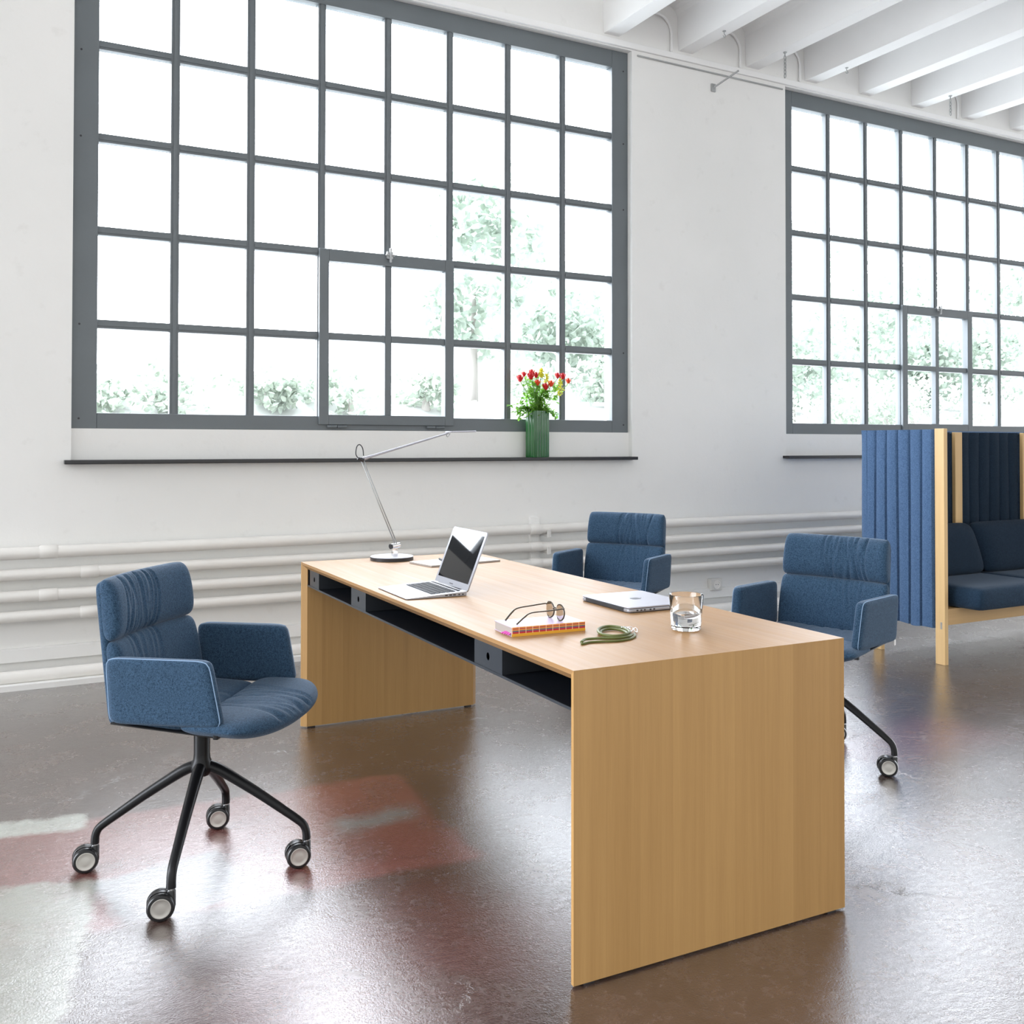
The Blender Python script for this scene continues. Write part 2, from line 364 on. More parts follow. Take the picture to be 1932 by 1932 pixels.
def pillow(name, mapf, nu, nv, th, mat, parent, e=7.0, cr=0.06, wr=None, p=0.5, ev=None):
    ev = ev or e
    # closed cushion: front and back skins meeting on a rounded rim; mapf(u, v, w) -> xyz
    U = [math.sin(PI/2*(2*i/nu-1)) for i in range(nu+1)]; V = [math.sin(PI/2*(2*j/nv-1)) for j in range(nv+1)]
    verts = []; idx = {}
    def H(u, v): return (max(0.0, 1-abs(u)**e)*max(0.0, 1-abs(v)**ev))**p
    for s in (1, -1):
        for i, u in enumerate(U):
            for j, v in enumerate(V):
                rim = i in (0, nu) or j in (0, nv)
                if rim and s == -1: idx[(s, i, j)] = idx[(1, i, j)]; continue
                h = H(u, v); uu = u*(1-cr*abs(v)**12); vv = v*(1-cr*abs(u)**12)
                d = s*h*th/2
                if s == 1 and wr: d += wr(u, v)*min(1, h*1.6)
                idx[(s, i, j)] = len(verts); verts.append(mapf(uu, vv, d))
    F = []
    for s in (1, -1):
        for i in range(nu):
            for j in range(nv):
                q = (idx[(s, i, j)], idx[(s, i+1, j)], idx[(s, i+1, j+1)], idx[(s, i, j+1)])
                F.append(q if s == 1 else q[::-1])
    o = mesh_obj(name, verts, F, mat, parent, True)
    bm = bmesh.new(); bm.from_mesh(o.data); bmesh.ops.recalc_face_normals(bm, faces=bm.faces); bm.to_mesh(o.data); bm.free()
    return o
def lerp(a, b, t): return a+(b-a)*t

# ================================================================== SETTING
YW = 3.86           # inner face of the window wall
YO = 4.22           # outer face
SILL_Z = 1.178; HEAD = 4.12
O1 = (-0.81, 2.885); O2 = (4.365, 8.09)
ROOM_X0, ROOM_X1, ROOM_Y0 = -7.0, 13.0, -7.0
fl = MB().box(ROOM_X0, ROOM_X1, ROOM_Y0, YW+0.3, -0.15, 0.0).build('floor', 'floor'); tag(fl, kind='structure')
mb = MB()
for a, b in ((ROOM_X0, O1[0]), (O1[1], O2[0]), (O2[1], ROOM_X1)): mb.box(a, b, YW, YO, 0, 5.2)
for a, b in (O1, O2):
    mb.box(a, b, YW, YO, 0, SILL_Z-0.02); mb.box(a, b, YW, YO, HEAD, 5.2)
    mb.box(a, b, YW+0.045, YO, SILL_Z-0.02, 1.355)
tag(mb.build('wall_back', 'wall'), kind='structure')
# low ragged plinth where the wall meets the floor
mb = MB(); pts = []; n = 160
prof = []
for i in range(n+1):
    x = lerp(ROOM_X0, ROOM_X1, i/n); dd = 0.012*mnoise.noise(Vector((x*5, 0, 0)))
    prof.append((x, YW-0.165+dd))
mb.prism(prof+[(ROOM_X1, YW), (ROOM_X0, YW)], 'z', 0.0, 0.028)
tag(mb.build('baseboard_back', 'wall'), kind='structure')
tag(MB().box(ROOM_X0, ROOM_X1, YW-0.03, YW, 0.118, 0.19).build('trim_1', 'wall', bevel=0.004), kind='structure')
# ledge running above the window openings
tag(MB().box(ROOM_X0, ROOM_X1, YW-0.022, YW, 4.128, 4.172).build('trim_2', 'ceiling', bevel=0.004), kind='structure')

# ceiling: plank bays between downstand beams, vaulted where they meet the beams
BX = [2.643, 3.306, 3.96, 4.575, 5.19, 5.825, 6.48, 7.148, 7.80, 8.45, 9.1, 9.75]
BW, BZ, CZ = 0.13, 4.20, 4.52
mb = MB()
mb.box(ROOM_X0, BX[0], -5.2, YW, 5.0, 5.15)
prof = []
for i, x in enumerate(BX[:-1]):
    a, b = x+BW+0.008, BX[i+1]-0.006
    arc = 0.09
    prof += [(a, BZ+0.16)]+[(a+arc*(1-math.cos(t)), CZ-arc+arc*math.sin(t)) for t in [PI/8*q for q in range(5)]]
    prof += [(b-arc*(1-math.cos(t)), CZ-arc+arc*math.sin(t)) for t in [PI/8*q for q in range(4, -1, -1)]]+[(b, BZ+0.16)]
prof = [(BX[0], BZ+0.16)]+prof+[(ROOM_X1, BZ+0.16), (ROOM_X1, 5.15), (BX[0], 5.15)]
mb.prism(prof, 'y', -5.2, YW)
ceil = mb.build('ceiling', 'ceiling'); tag(ceil, kind='structure')
for i, x in enumerate(BX):
    top = 5.0 if i == 0 else BZ+0.30
    b = MB().prism([(x, BZ), (x+BW, BZ), (x+BW+0.010, BZ+0.14), (x+BW+0.010, BZ+0.30), (x-0.008, top), (x-0.008, BZ+0.14)], 'y', -5.2, YW)
    b.build('ceiling_beam', 'ceiling', ceil, bevel=0.003)

def window(name, o, gx, label_n):
    root = empty(name, (0, 0, 0), kind='structure')
    a, b = o; dx, dz, zt = 0.4342, 0.5204, 4.0194; zb = zt-5*dz
    g0, g8 = gx, gx+8*dx; hw = 0.024
    yf, yb = YW+0.052, YW+0.125
    mb = MB()
    mb.box(a, g0+hw, yf, yb, 1.355, HEAD); mb.box(g8-hw, b, yf, yb, 1.355, HEAD)
    mb.box(g0+hw, g8-hw, yf, yb, 1.355, zb+hw); mb.box(g0+hw, g8-hw, yf, yb, zt-hw, HEAD)
    mb.build('window_frame', 'frame', root, bevel=0.004)
    mb = MB(); y0, y1 = YW+0.066, YW+0.112
    for i in range(1, 8):
        x = gx+i*dx; z0 = zb
        if i == 4: z0 = zt-3*dz
        mb.box(x-hw, x+hw, y0, y1, z0, zt); mb.box(x-hw*0.45, x+hw*0.45, y0-0.006, y0, z0, zt)
    for j in range(1, 5):
        z = zt-j*dz
        for i in range(8):
            if i in (3, 4) and j == 4: continue
            xa, xb = gx+i*dx+hw, gx+(i+1)*dx-hw
            mb.box(xa, xb, y0, y1, z-hw, z+hw); mb.box(xa, xb, y0-0.005, y0, z-hw*0.45, z+hw*0.45)
    mb.build('glazing_bars', 'frame', root)
    # bottom-hung casement two panes wide, two panes high
    ca, cb = gx+3*dx-0.020, gx+5*dx+0.020; cz0, cz1 = zb-0.028, zt-3*dz+0.018; fwid = 0.062; y0c, y1c = YW+0.036, YW+0.10
    mb = MB()
    mb.box(ca, ca+fwid, y0c, y1c, cz0, cz1); mb.box(cb-fwid, cb, y0c, y1c, cz0, cz1)
    mb.box(ca+fwid, cb-fwid, y0c, y1c, cz0, cz0+fwid); mb.box(ca+fwid, cb-fwid, y0c, y1c, cz1-0.075, cz1)
    xm = gx+4*dx; mb.box(xm-0.022, xm+0.022, y0c+0.012, y1c, cz0+fwid, cz1-0.075)
    zm = zt-4*dz; mb.box(ca+fwid, xm-0.022, y0c+0.012, y1c, zm-0.022, zm+0.022); mb.box(xm+0.022, cb-fwid, y0c+0.012, y1c, zm-0.022, zm+0.022)
    cs = mb.build('casement', 'frame', root, bevel=0.003)
    for hx in (ca+0.115, cb-0.13):
        MB().tube([(hx-0.062, y0c+0.004, cz0-0.012), (hx-0.002, y0c+0.004, cz0-0.012)], 0.010, 10).tube([(hx+0.002, y0c+0.004, cz0-0.012), (hx+0.062, y0c+0.004, cz0-0.012)], 0.009, 10).build('hinge', 'frame', cs, auto=True)
    mb = MB().box(xm-0.02, xm+0.02, y0c-0.02, y0c, cz1-0.03, cz1+0.015).box(xm-0.006, xm+0.006, y0c-0.034, y0c-0.018, cz1-0.055, cz1+0.035)
    mb.tube([(xm-0.03, y0c-0.02, cz1-0.008), (xm+0.03, y0c-0.02, cz1-0.008)], 0.007, 8)
    mb.build('latch', 'fitting', cs, bevel=0.002)
    MB().add([(g0, YW+0.09, zb), (g8, YW+0.09, zb), (g8, YW+0.09, zt), (g0, YW+0.09, zt)], [(0, 1, 2, 3)]).build('glass_pane', 'pane', root)
    for zz in (1.41, 1.93, 2.97, 3.45, 3.98):
        for xx in (a+0.04, b-0.04):
            MB().tube([(xx, yf-0.002, zz), (xx, yf+0.002, zz)], 0.006, 8).build('frame_screw', 'dark_plastic', root)
    MB().box(a-0.036, b+0.002, YW-0.072, YW+0.044, SILL_Z-0.018, SILL_Z+0.004).build('window_sill', 'sill', root, bevel=0.003)
    return root
window('window_1', O1, -0.7019, 1)
window('window_2', O2, 4.4622, 2)

# ------------------------------------------------------------------ heating pipes
PZ = [(0.698, 0.033), (0.583, 0.031), (0.472, 0.031), (0.368, 0.030), (0.055, 0.033)]
rk = ['topmost', 'second from the top', 'third from the top', 'fourth from the top']
for i, (z, r) in enumerate(PZ):
    y = YW-0.075 if i < 4 else YW-0.095
    pts = [(x, y+0.002*math.sin(x*1.3+i), z+0.002*math.sin(x*0.9+2*i)) for x in [ROOM_X0+0.5*q for q in range(int((ROOM_X1-ROOM_X0)/0.5)+1)]]
    mb = MB().tube(pts, r, 20)
    nm = ('white heating pipe along the window wall, %s of the upper four' % rk[i]) if i < 4 else 'white heating pipe just above the floor, below the plain wall strip'
    p = tag(mb.build('heating_pipe', 'pipe', auto=True), nm, 'pipe', 'white heating pipes along the window wall')
    for xj in ((-0.92, 2.04, 5.6) if i in (0, 2) else (-0.72, 2.04, 5.6)):      # welded sleeves
        if i < 4: MB().tube([(xj-0.045, y, z), (xj-0.04, y, z), (xj+0.04, y, z), (xj+0.045, y, z)], [r+0.0005, r+0.0035, r+0.0035, r+0.0005], 20).build('pipe_sleeve', 'pipe', p, auto=True)
    if i in (0, 1):
        for xb in (2.13, -3.0, 6.4):
            MB().box(xb-0.012, xb+0.012, y-r-0.006, YW-0.004, z-r-0.016, z-r).box(xb-0.016, xb+0.010, y-r-0.012, y-r+0.004, z-r-0.022, z-0.004).build('pipe_bracket', 'white_plastic', p, bevel=0.002)
# narrow upright batten behind the pipes
tag(MB().box(2.03, 2.10, YW-0.03, YW, 0.20, 0.775).build('wall_batten', 'wall', bevel=0.003), 'narrow white upright batten behind the heating pipes, left of the middle chair', 'batten')

# wall socket
s = empty('wall_socket', (3.624, YW, 0.219), label='white wall socket low on the pier between the windows, beneath the pipes', cat='socket')
MB().box(-0.055, 0.055, -0.045, 0, -0.045, 0.045).build('socket_box', 'white_plastic', s, bevel=0.006)
rm = Matrix.Rotation(PI/2, 4, 'X')
MB().lathe([(0.034, 0.0), (0.034, 0.004), (0.026, 0.004), (0.024, -0.003), (0.001, -0.003)], 28, mtx=rm).build('socket_face', 'paper', s, loc=(0, -0.047, 0), auto=True)
for hx in (-0.010, 0.010): MB().tube([(hx, -0.0455, 0), (hx, -0.0475, 0)], 0.0035, 8).build('socket_hole', 'dark_plastic', s)

# conduit and stay bracket on the pier, hooks and chains on the beams
tag(MB().tube([(2.93, YW-0.008, 4.092), (4.33, YW-0.008, 4.088)], 0.006, 8).build('cable_conduit', 'fitting', smooth=True), 'thin cable conduit running along the top of the pier between the windows', 'conduit')
b = empty('stay_bracket', (3.632, YW, 3.979), label='slanting metal stay bracket near the top of the pier between the windows', cat='bracket')
MB().box(-0.02, 0.02, -0.012, 0, -0.03, 0.03).build('wall_plate', 'fitting', b, bevel=0.002)
MB().tube([(0, -0.01, 0), (0.07, -0.21, 0.075)], 0.007, 8).build('stay_rod', 'fitting', b)
def chain(x, y, n, label):
    r = empty('ceiling_chain', (x, y, BZ), label=label, cat='chain', group='chains hanging from the ceiling beams')
    MB().lathe([(0.014, -0.006), (0.014, 0), (0.004, 0)], 10).tube([(0, 0, 0), (0, 0, -0.03)], 0.004, 8).build('eye_bolt', 'fitting', r)
    for k in range(n):
        mt = Matrix.Rotation(PI/2*(k % 2), 4, 'Z')
        pts = [mt @ Vector((0.009*math.cos(t), 0, -0.045-0.026*k+0.019*math.sin(t))) for t in [2*PI*q/12 for q in range(12)]]
        MB().tube(pts, 0.0035, 6, closed=True).build('chain_link', 'fitting', r, smooth=True)
chain(4.02, 3.50, 6, 'metal chain hanging from the third ceiling beam, left of the second window')
chain(5.90, 3.53, 5, 'metal chain hanging above the second window, the one further right')
for x, y, lb in ((3.37, 3.42, 'small metal hook under the second ceiling beam, near the pier'), (4.66, 3.50, 'small metal hook under the fourth ceiling beam, over the second window')):
    mb = MB().lathe([(0.012, -0.005), (0.012, 0.0), (0.003, 0)], 10).tube(smoothpath([(0, 0, 0), (0, 0, -0.02), (0.012, 0, -0.034), (0, 0, -0.045), (-0.010, 0, -0.034)], 4), 0.0035, 8)
    tag(mb.build('ceiling_hook', 'fitting', loc=(x, y, BZ), auto=True), lb, 'hook', 'small hooks under the ceiling beams')
for i, x in enumerate((3.22, 3.88, 4.50, 6.40)):
    yv = YW-0.012
    pts = smoothpath([(x+0.01, yv, 4.175), (x+0.01, yv, 4.33), (x-0.03, yv, 4.40), (x-0.10, yv-0.02, 4.42), (x-0.22, yv-0.02, 4.43)], 5)
    tag(MB().tube(pts, 0.010, 8).build('curved_conduit', 'ceiling', smooth=True), 'white curved conduit beside ceiling beam %s' % ('two', 'three', 'four', 'seven')[i]+', counted from the left', 'conduit', 'white conduits between the ceiling beams')

# ================================================================== DESK
TH = -0.0155
LW, LL, DH = 0.8628, 2.3854, 0.74
desk = empty('desk', (0, 0, 0), TH, 'long oak desk with waterfall side panels and a dark open shelf under its top', 'desk')
t, lip, bv = 0.03, 0.011, 0.021
# top with bevelled undercut long edges
mb = MB().prism([(0, DH), (LW, DH), (LW, DH-lip), (LW-bv, DH-t), (bv, DH-t), (0, DH-lip)], 'y', t, LL-t)
# mitred closing ends are part of the side panels
mb.v = [(x, (DH-z) if y < 1 else LL-(DH-z), z) for x, y, z in mb.v]
mb.build('desktop', 'oak_top', desk)
def panel(y0, y1, outer):
    yo, yi = (y0, y1) if outer < 0 else (y1, y0); sgn = 1 if outer < 0 else -1
    pts = [(0, yo), (LW, yo), (LW, yo+sgn*lip), (LW-bv, yi), (bv, yi), (0, yo+sgn*lip)]
    q = MB().prism(pts, 'z', 0.006, DH); q.v = [(x, y, z if z < 0.5 else DH-abs(y-yo)) for x, y, z in q.v]
    return q.build('side_panel', 'oak', desk)
panel(0, t, -1); panel(LL-t, LL, 1)
for yy in (0.004, LL-t+0.004):
    for xx in (0.03, LW-0.06): MB().box(xx, xx+0.03, yy, yy+0.018, 0, 0.006).build('glide_foot', 'dark_plastic', desk)
# steel shelf under the top
sh = MB(); x0, x1, z0, z1 = 0.024, 0.33, 0.634, DH-t
sh.box(x0, x1, t, LL-t, z0, z0+0.004); sh.box(x1, x1+0.002, t, LL-t, z0, z1)
sh.box(x0, x1, t, t+0.002, z0+0.004, z1); sh.box(x0, x1, LL-t-0.002, LL-t, z0+0.004, z1)
shelf = sh.build('under_shelf', 'tray_dark', desk)
MB().box(x0-0.003, x0, t, LL-t, z0-0.001, z0+0.006).build('shelf_lip', 'tray_metal', desk)
for ya, yb in ((2.185, 2.326), (1.564, 1.737), (0.42, 0.598)):
    yc = (ya+yb)/2; n = 20; v = []; f = []
    # steel block front with an oval finger hole
    hz = (z0+0.004+z1)/2; zz0, zz1 = z0+0.005, z1-0.001
    ring = [(yc+0.010*math.cos(2*PI*i/n+PI/4), hz+0.011*math.sin(2*PI*i/n+PI/4)) for i in range(n)]
    outer = []
    for i in range(n):
        a = 2*PI*i/n+PI/4; c, s_ = math.cos(a), math.sin(a); k = 1/max(abs(c), abs(s_)); outer.append((yc+(yb-ya)/2*c*k, hz+(zz1-zz0)/2*s_*k))
    for xx in (x0, x0+0.0015):
        v += [(xx, p[0], p[1]) for p in ring]+[(xx, p[0], p[1]) for p in outer]
    for i in range(n):
        j = (i+1) % n
        f += [(i, j, n+j, n+i), (2*n+i, 3*n+i, 3*n+j, 2*n+j), (i, 2*n+i, 2*n+j, j), (n+i, n+j, 3*n+j, 3*n+i)]
    bx = MB().add(v, f)
    bx.box(x0+0.0015, x1-0.01, ya, ya+0.0015, zz0, zz1).box(x0+0.0015, x1-0.01, yb-0.0015, yb, zz0, zz1)
    bx.build('cable_box', 'tray_metal', desk)

# ================================================================== CHAIRS
def gathers(seed, c, wd, amp, n=9, slant=0.12):
    rnd = random.Random(seed); R = [(c+(k-(n-1)/2)/n*wd+rnd.uniform(-.02, .02), rnd.uniform(0.5, 1.0), rnd.uniform(-slant, slant), rnd.uniform(0.015, 0.027)) for k in range(n)]
    def f(u, v):
        s_ = 0.0
        for (u0, a, sl, w_) in R:
            q = (u-u0-sl*v-0.03*math.sin(2.2*v+u0*9))/w_
            if abs(q) < 4: s_ -= a*math.exp(-q*q)*(0.35+0.65*min(1, (v*v)*0.9+0.25))
        return s_*amp
    return f
def chair(name, loc, rz, base_rot, trail, label, seed, tagside=0, gc=0.22):
    t = empty(name, loc, rz, label, 'chair', 'blue upholstered armchairs on casters around the desk')
    # upper and lower back pads
    def back(u, v, w_, za, zb, wa, wb, xa, xb):
        k = (v+1)/2; y = u*lerp(wa, wb, k); z = lerp(za, zb, k); x = lerp(xa, xb, k)+0.40*y*y
        tilt = 0.10
        return (x+w_*math.cos(tilt), y, z+w_*math.sin(tilt))
    g = gathers(seed, gc, 0.85, 0.0090, 14, 0.06)
    pillow('headrest_cushion', lambda u, v, w_: back(u, v, w_+0.010*(1-v*v)*(w_ > 0), 0.712, 0.888, 0.234, 0.226, -0.216, -0.240), 130, 44, 0.058, 'fabric', t, 22, 0.035, g, 0.5, 5)
    g2 = gathers(seed+1, gc, 0.75, 0.0060, 11, 0.06)
    pillow('back_cushion', lambda u, v, w_: back(u, v, w_*0.9+0.008*(1-v*v)*(w_ > 0), 0.478, 0.7145, 0.236, 0.234, -0.176, -0.216), 110, 60, 0.058, 'fabric', t, 22, 0.03, g2, 0.5, 9)
    pillow('back_shell', lambda u, v, w_: back(u, v, w_, 0.478, 0.880, 0.2345, 0.2255, -0.206, -0.256), 40, 40, 0.030, 'fabric', t, 30, 0.03, None, 0.5)
    # seat: rear and front pads with a seam between
    def seat(u, v, w_, fa, fb, wa, wb, za, zb, bow):
        k = (v+1)/2; y = u*lerp(wa, wb, k); f = lerp(fa, fb, k)-bow*k*abs(u)**2.6; z = lerp(za, zb, k)+0.16*y*y
        return (f, y, z+w_)
    pillow('seat_cushion', lambda u, v, w_: seat(u, v, w_, -0.195, 0.035, 0.238, 0.240, 0.492, 0.480, 0.0), 70, 40, 0.050, 'fabric', t, 9, 0.03, gathers(seed+2, -.1, .8, 0.006, 8))
    pillow('front_cushion', lambda u, v, w_: seat(u, v, w_+(0.006*(1-v*v) if w_ > 0 else 0), 0.030, 0.290, 0.272, 0.290, 0.482, 0.477, 0.080), 100, 50, 0.066, 'fabric', t, 5, 0.05, gathers(seed+3, -.05, .9, 0.0080, 15, 0.12), 0.6)
    # arm panels
    for sd in (-1, 1):
        A = [(0.127, 0.682), (-0.178, 0.682), (-0.168, 0.498), (0.164, 0.498)]
        def arm(u, v, w_, sd=sd):
            k = (v+1)/2; q = (u+1)/2
            f = lerp(lerp(A[2][0], A[3][0], q), lerp(A[1][0], A[0][0], q), k); z = lerp(A[2][1], A[1][1], k)
            return (f, sd*(0.262+0.006*k)+w_, z)
        ar = pillow('armrest', arm, 44, 34, 0.042, 'fabric', t, 16, 0.055, None, 0.42)
        def rim(q):
            # piping round the outer edge
            u, v = q; uu = u*(1-0.055*abs(v)**12); vv = v*(1-0.055*abs(u)**12); p = arm(uu*0.985, vv*0.985, 0.0); return (p[0], p[1]+sd*0.0125, p[2])
        loop = [(-1, lerp(-1, 1, i/16)) for i in range(16)]+[(lerp(-1, 1, i/24), 1) for i in range(24)]+[(1, lerp(1, -1, i/16)) for i in range(17)]
        MB().tube([rim(q) for q in loop], 0.0016, 6).build('piping', 'piping', ar, smooth=True)
        MB().box(0.135, 0.150, sd*0.262-0.012, sd*0.262+0.012, 0.468, 0.500).build('arm_strut', 'black_metal', t, bevel=0.003)
    # dished tray under the seat
    top = [(-0.185, -0.245), (0.14, -0.245), (0.14, 0.245), (-0.185, 0.245)]; CX = -0.031; bot = [(-0.07, -0.07), (0.07, -0.07), (0.07, 0.07), (-0.07, 0.07)]
    v = [(x, y, 0.470+(0.018 if x < 0 else -0.008)) for x, y in top]+[(x+CX, y, 0.438) for x, y in bot]+[(x*0.99, y*0.99, 0.476+(0.018 if x < 0 else -0.008)) for x, y in top]
    f = [(4, 7, 6, 5)]+[(i, 4+i, 4+(i+1) % 4, (i+1) % 4) for i in range(4)]+[(i, (i+1) % 4, 8+(i+1) % 4, 8+i) for i in range(4)]+[(8, 9, 10, 11)]
    MB().add(v, [tuple(q) for q in f]).build('seat_tray', 'black_metal', t, bevel=0.006)
    # column and hub
    MB().lathe([(0.024, 0.43), (0.0235, 0.34), (0.025, 0.325), (0.033, 0.310), (0.034, 0.292), (0.022, 0.276), (0.004, 0.272)], 28, c=(CX, 0, 0)).build('column', 'black_metal', t, auto=True)
    for k in range(4):
        a = base_rot-rz+k*PI/2; c, s_ = math.cos(a), math.sin(a)
        R = [(0.012, 0.306, .019), (0.05, 0.292, .0185), (0.10, 0.262, .017), (0.17, 0.217, .0155), (0.248, 0.163, .014), (0.282, 0.139, .0135), (0.302, 0.122, .0132), (0.311, 0.102, .013), (0.313, 0.078, .0135)]
        pts = [Vector((r*c+CX, r*s_, z)) for r, z, q in R]
        pp = smoothpath(pts, 4); rr = []
        for i in range(len(R)-1): rr += [lerp(R[i][2], R[i+1][2], q/4) for q in range(4)]
        rr.append(R[-1][2])
        lg = MB().tube(pp, rr, 14, flat=0.92).build('leg', 'black_metal', t, auto=True)
        # caster with two wheels
        ta = trail-rz+random.uniform(-.08, .08); T = Vector((math.cos(ta), math.sin(ta), 0)); A_ = Vector((-T.y, T.x, 0))
        st = Vector((0.313*c+CX, 0.313*s_, 0)); wc = st+T*0.026; wc.z = 0.0365
        mt = Matrix(((T.x, A_.x, 0), (T.y, A_.y, 0), (0, 0, 1))).to_4x4()
        hood = MB()
        arc = [(0.0345*math.cos(q), 0.0345*math.sin(q)) for q in [lerp(-0.55, 2.4, i/12) for i in range(13)]]
        loc2 = [(-0.026-0.012, 0.0), (-0.036, 0.036), (-0.026+0.0, 0.0365)]
        prof = [(-0.026-0.013+0.026*0, 0)]
        # hood profile in (along -T, up) plane around the wheel centre
        ring = [(-0.038*math.cos(q), 0.037*math.sin(q)) for q in [lerp(-0.5, 2.2, i/12) for i in range(13)]]
        inner = [(-0.024*math.cos(q), 0.024*math.sin(q)) for q in [lerp(2.2, -0.5, i/12) for i in range(13)]]
        V_ = []; F_ = []; pl = ring+inner; n_ = len(pl)
        hood.prism([(x, z) for x, z in pl], 'y', -0.0065, 0.0065, Matrix.Translation(wc) @ mt)
        hood.lathe([(0.0125, 0.030), (0.0125, 0.070), (0.011, 0.0735)], 16, c=st)
        cs = hood.build('caster', 'rubber', t, auto=True)
        MB().lathe([(0.0085, 0.0725), (0.0085, 0.0795)], 14, c=st).build('swivel_ring', 'chrome', cs, auto=True)
        for sd in (-1, 1):
            wm = Matrix.Translation(wc+A_*sd*0.0165) @ mt @ Matrix.Rotation(PI/2*(1 if sd < 0 else -1), 4, 'X')
            MB().lathe([(0.020, -0.009), (0.0345, -0.009), (0.0365, -0.006), (0.0365, 0.004), (0.033, 0.0085), (0.0265, 0.0095)], 30, mtx=wm).build('wheel', 'rubber', cs, auto=True)
            MB().lathe([(0.0262, 0.0085), (0.0262, 0.0104), (0.0245, 0.0108), (0.023, 0.0102), (0.012, 0.0108), (0.001, 0.011)], 30, mtx=wm).build('wheel_disc', 'satin', cs, auto=True)
    if tagside:
        MB().box(-0.170, -0.158, tagside*0.262+0.006, tagside*0.262+0.010, 0.480, 0.502).build('fabric_tag', 'paper', t)
    return t
chair('armchair', (-0.613, 1.072, 0), -0.648, math.radians(-25), math.radians(175), 'blue armchair on casters standing alone at the left of the desk, facing its open shelf', 3, 0, -0.30)
chair('armchair', (1.754, 2.46, 0), 3.671, math.radians(20), math.radians(175), 'blue armchair behind the far part of the desk, in front of the heating pipes', 20)
chair('armchair', (1.714, 0.958, 0), 3.426, math.radians(-67), math.radians(146), 'blue armchair at the right near end of the desk, beside the curtained sofa', 40, 1)

# ================================================================== SOFA BOOTH
sofa = empty('booth_sofa', (3.652, 1.85, 0), 0, 'high-backed booth sofa with oak frame, pleated blue screens and navy cushions', 'sofa')
SD, SWD, SZ = 0.572, 2.26, 1.362
def post(x0, x1, y0, y1, z0, z1, nm='post'): return MB().box(x0, x1, y0, y1, z0, z1).build(nm, 'oak_pale', sofa, bevel=0.002)
post(0.0, 0.030, 0.0, 0.064, 0, SZ+0.002); post(SWD-0.03, SWD, 0, 0.064, 0, SZ+0.002)
post(0.03, 0.06, SD-0.09, SD-0.03, 0, SZ-0.02); post(SWD-0.06, SWD-0.03, SD-0.09, SD-0.03, 0, SZ-0.02)
post(0.750, 0.82, SD-0.070, SD-0.045, 0.33, SZ-0.010, 'back_slat'); post(1.450, 1.52, SD-0.070, SD-0.045, 0.33, SZ-0.010, 'back_slat')
MB().box(0.031, SWD-0.031, 0.0, 0.03, 0.229, 0.322).build('front_rail', 'oak_pale_h', sofa, bevel=0.002)
MB().box(0.061, SWD-0.061, SD-0.09, SD-0.063, 0.229, 0.322).build('back_rail', 'oak_pale_h', sofa, bevel=0.002)
MB().box(0.06, SWD-0.06, SD-0.034, SD-0.004, SZ-0.02, SZ-0.004).build('top_band', 'screen_fabric', sofa, bevel=0.004)
def pleated(nm, P0, P1, nrm, z0, z1, npl, mat, fold=1.0):
    # folded cloth from P0 to P1: knife pleats open towards the hem; nrm is the outward side
    P0, P1, nrm = Vector(P0), Vector(P1), Vector(nrm); Ld = (P1-P0).length; d = (P1-P0)/Ld
    nz, per = 26, 14; v = []; f = []
    nn = npl*per+1
    def outw(q, h):
        ph = (q*npl) % 1.0; deep = fold*lerp(0.012, 0.042, min(1, (1-h)*1.3))
        if ph < 0.12: s_ = -deep*(1-ph/0.12)
        elif ph > 0.97: s_ = -deep*(ph-0.97)/0.03
        else: s_ = 0.006*math.sin(PI*(ph-0.12)/0.85)
        return s_+0.004*math.sin(q*9+h*3)
    for side in (0, 1):
        for j in range(nz+1):
            h = j/nz
            for i in range(nn):
                q = i/(nn-1); z = lerp(z0, z1, h)+0.004*math.sin(q*17)*(1-h)
                o = (outw(q, h) if side == 0 else -0.050)
                if h > 0.955: 
                    kk = (h-0.955)/0.045; o = o*(1-0.4*kk) if side == 0 else o; z -= 0.006*kk*kk
                v.append(P0+d*q*Ld+nrm*o+Vector((0, 0, z)))
    S = nn*(nz+1)
    for side in (0, 1):
        for j in range(nz):
            for i in range(nn-1):
                a = side*S+j*nn+i; q = (a, a+1, a+nn+1, a+nn); f.append(q if side == 0 else q[::-1])
    for i in range(nn-1):
        f.append((i, S+i, S+i+1, i+1)); a = nz*nn+i; f.append((a, a+1, S+a+1, S+a))
    for j in range(nz):
        a = j*nn; f.append((a, a+nn, S+a+nn, S+a)); a = j*nn+nn-1; f.append((a, S+a, S+a+nn, a+nn))
    return MB().add(v, f).build(nm, mat, sofa, smooth=False, auto=True)
pleated('side_screen', (-0.008, 0.066, 0), (-0.008, SD, 0), (-1, 0, 0), 0.203, SZ+0.003, 6, 'screen_fabric')
pleated('side_screen', (SWD+0.012, 0.066, 0), (SWD+0.012, SD, 0), (1, 0, 0), 0.203, SZ+0.003, 6, 'screen_fabric')
pleated('back_screen', (-0.01, SD+0.032, 0), (SWD+0.01, SD+0.032, 0), (0, 1, 0), 0.203, SZ+0.003, 22, 'screen_fabric')
pleated('inner_screen', (0.83, SD-0.040, 0), (1.445, SD-0.040, 0), (0, -1, 0), 0.42, SZ-0.005, 6, 'navy', 0.36)
pleated('inner_screen', (0.09, SD-0.040, 0), (0.742, SD-0.040, 0), (0, -1, 0), 0.42, SZ-0.005, 6, 'navy', 0.36)
pleated('inner_screen', (1.56, SD-0.040, 0), (2.19, SD-0.040, 0), (0, -1, 0), 0.42, SZ-0.005, 6, 'navy', 0.36)
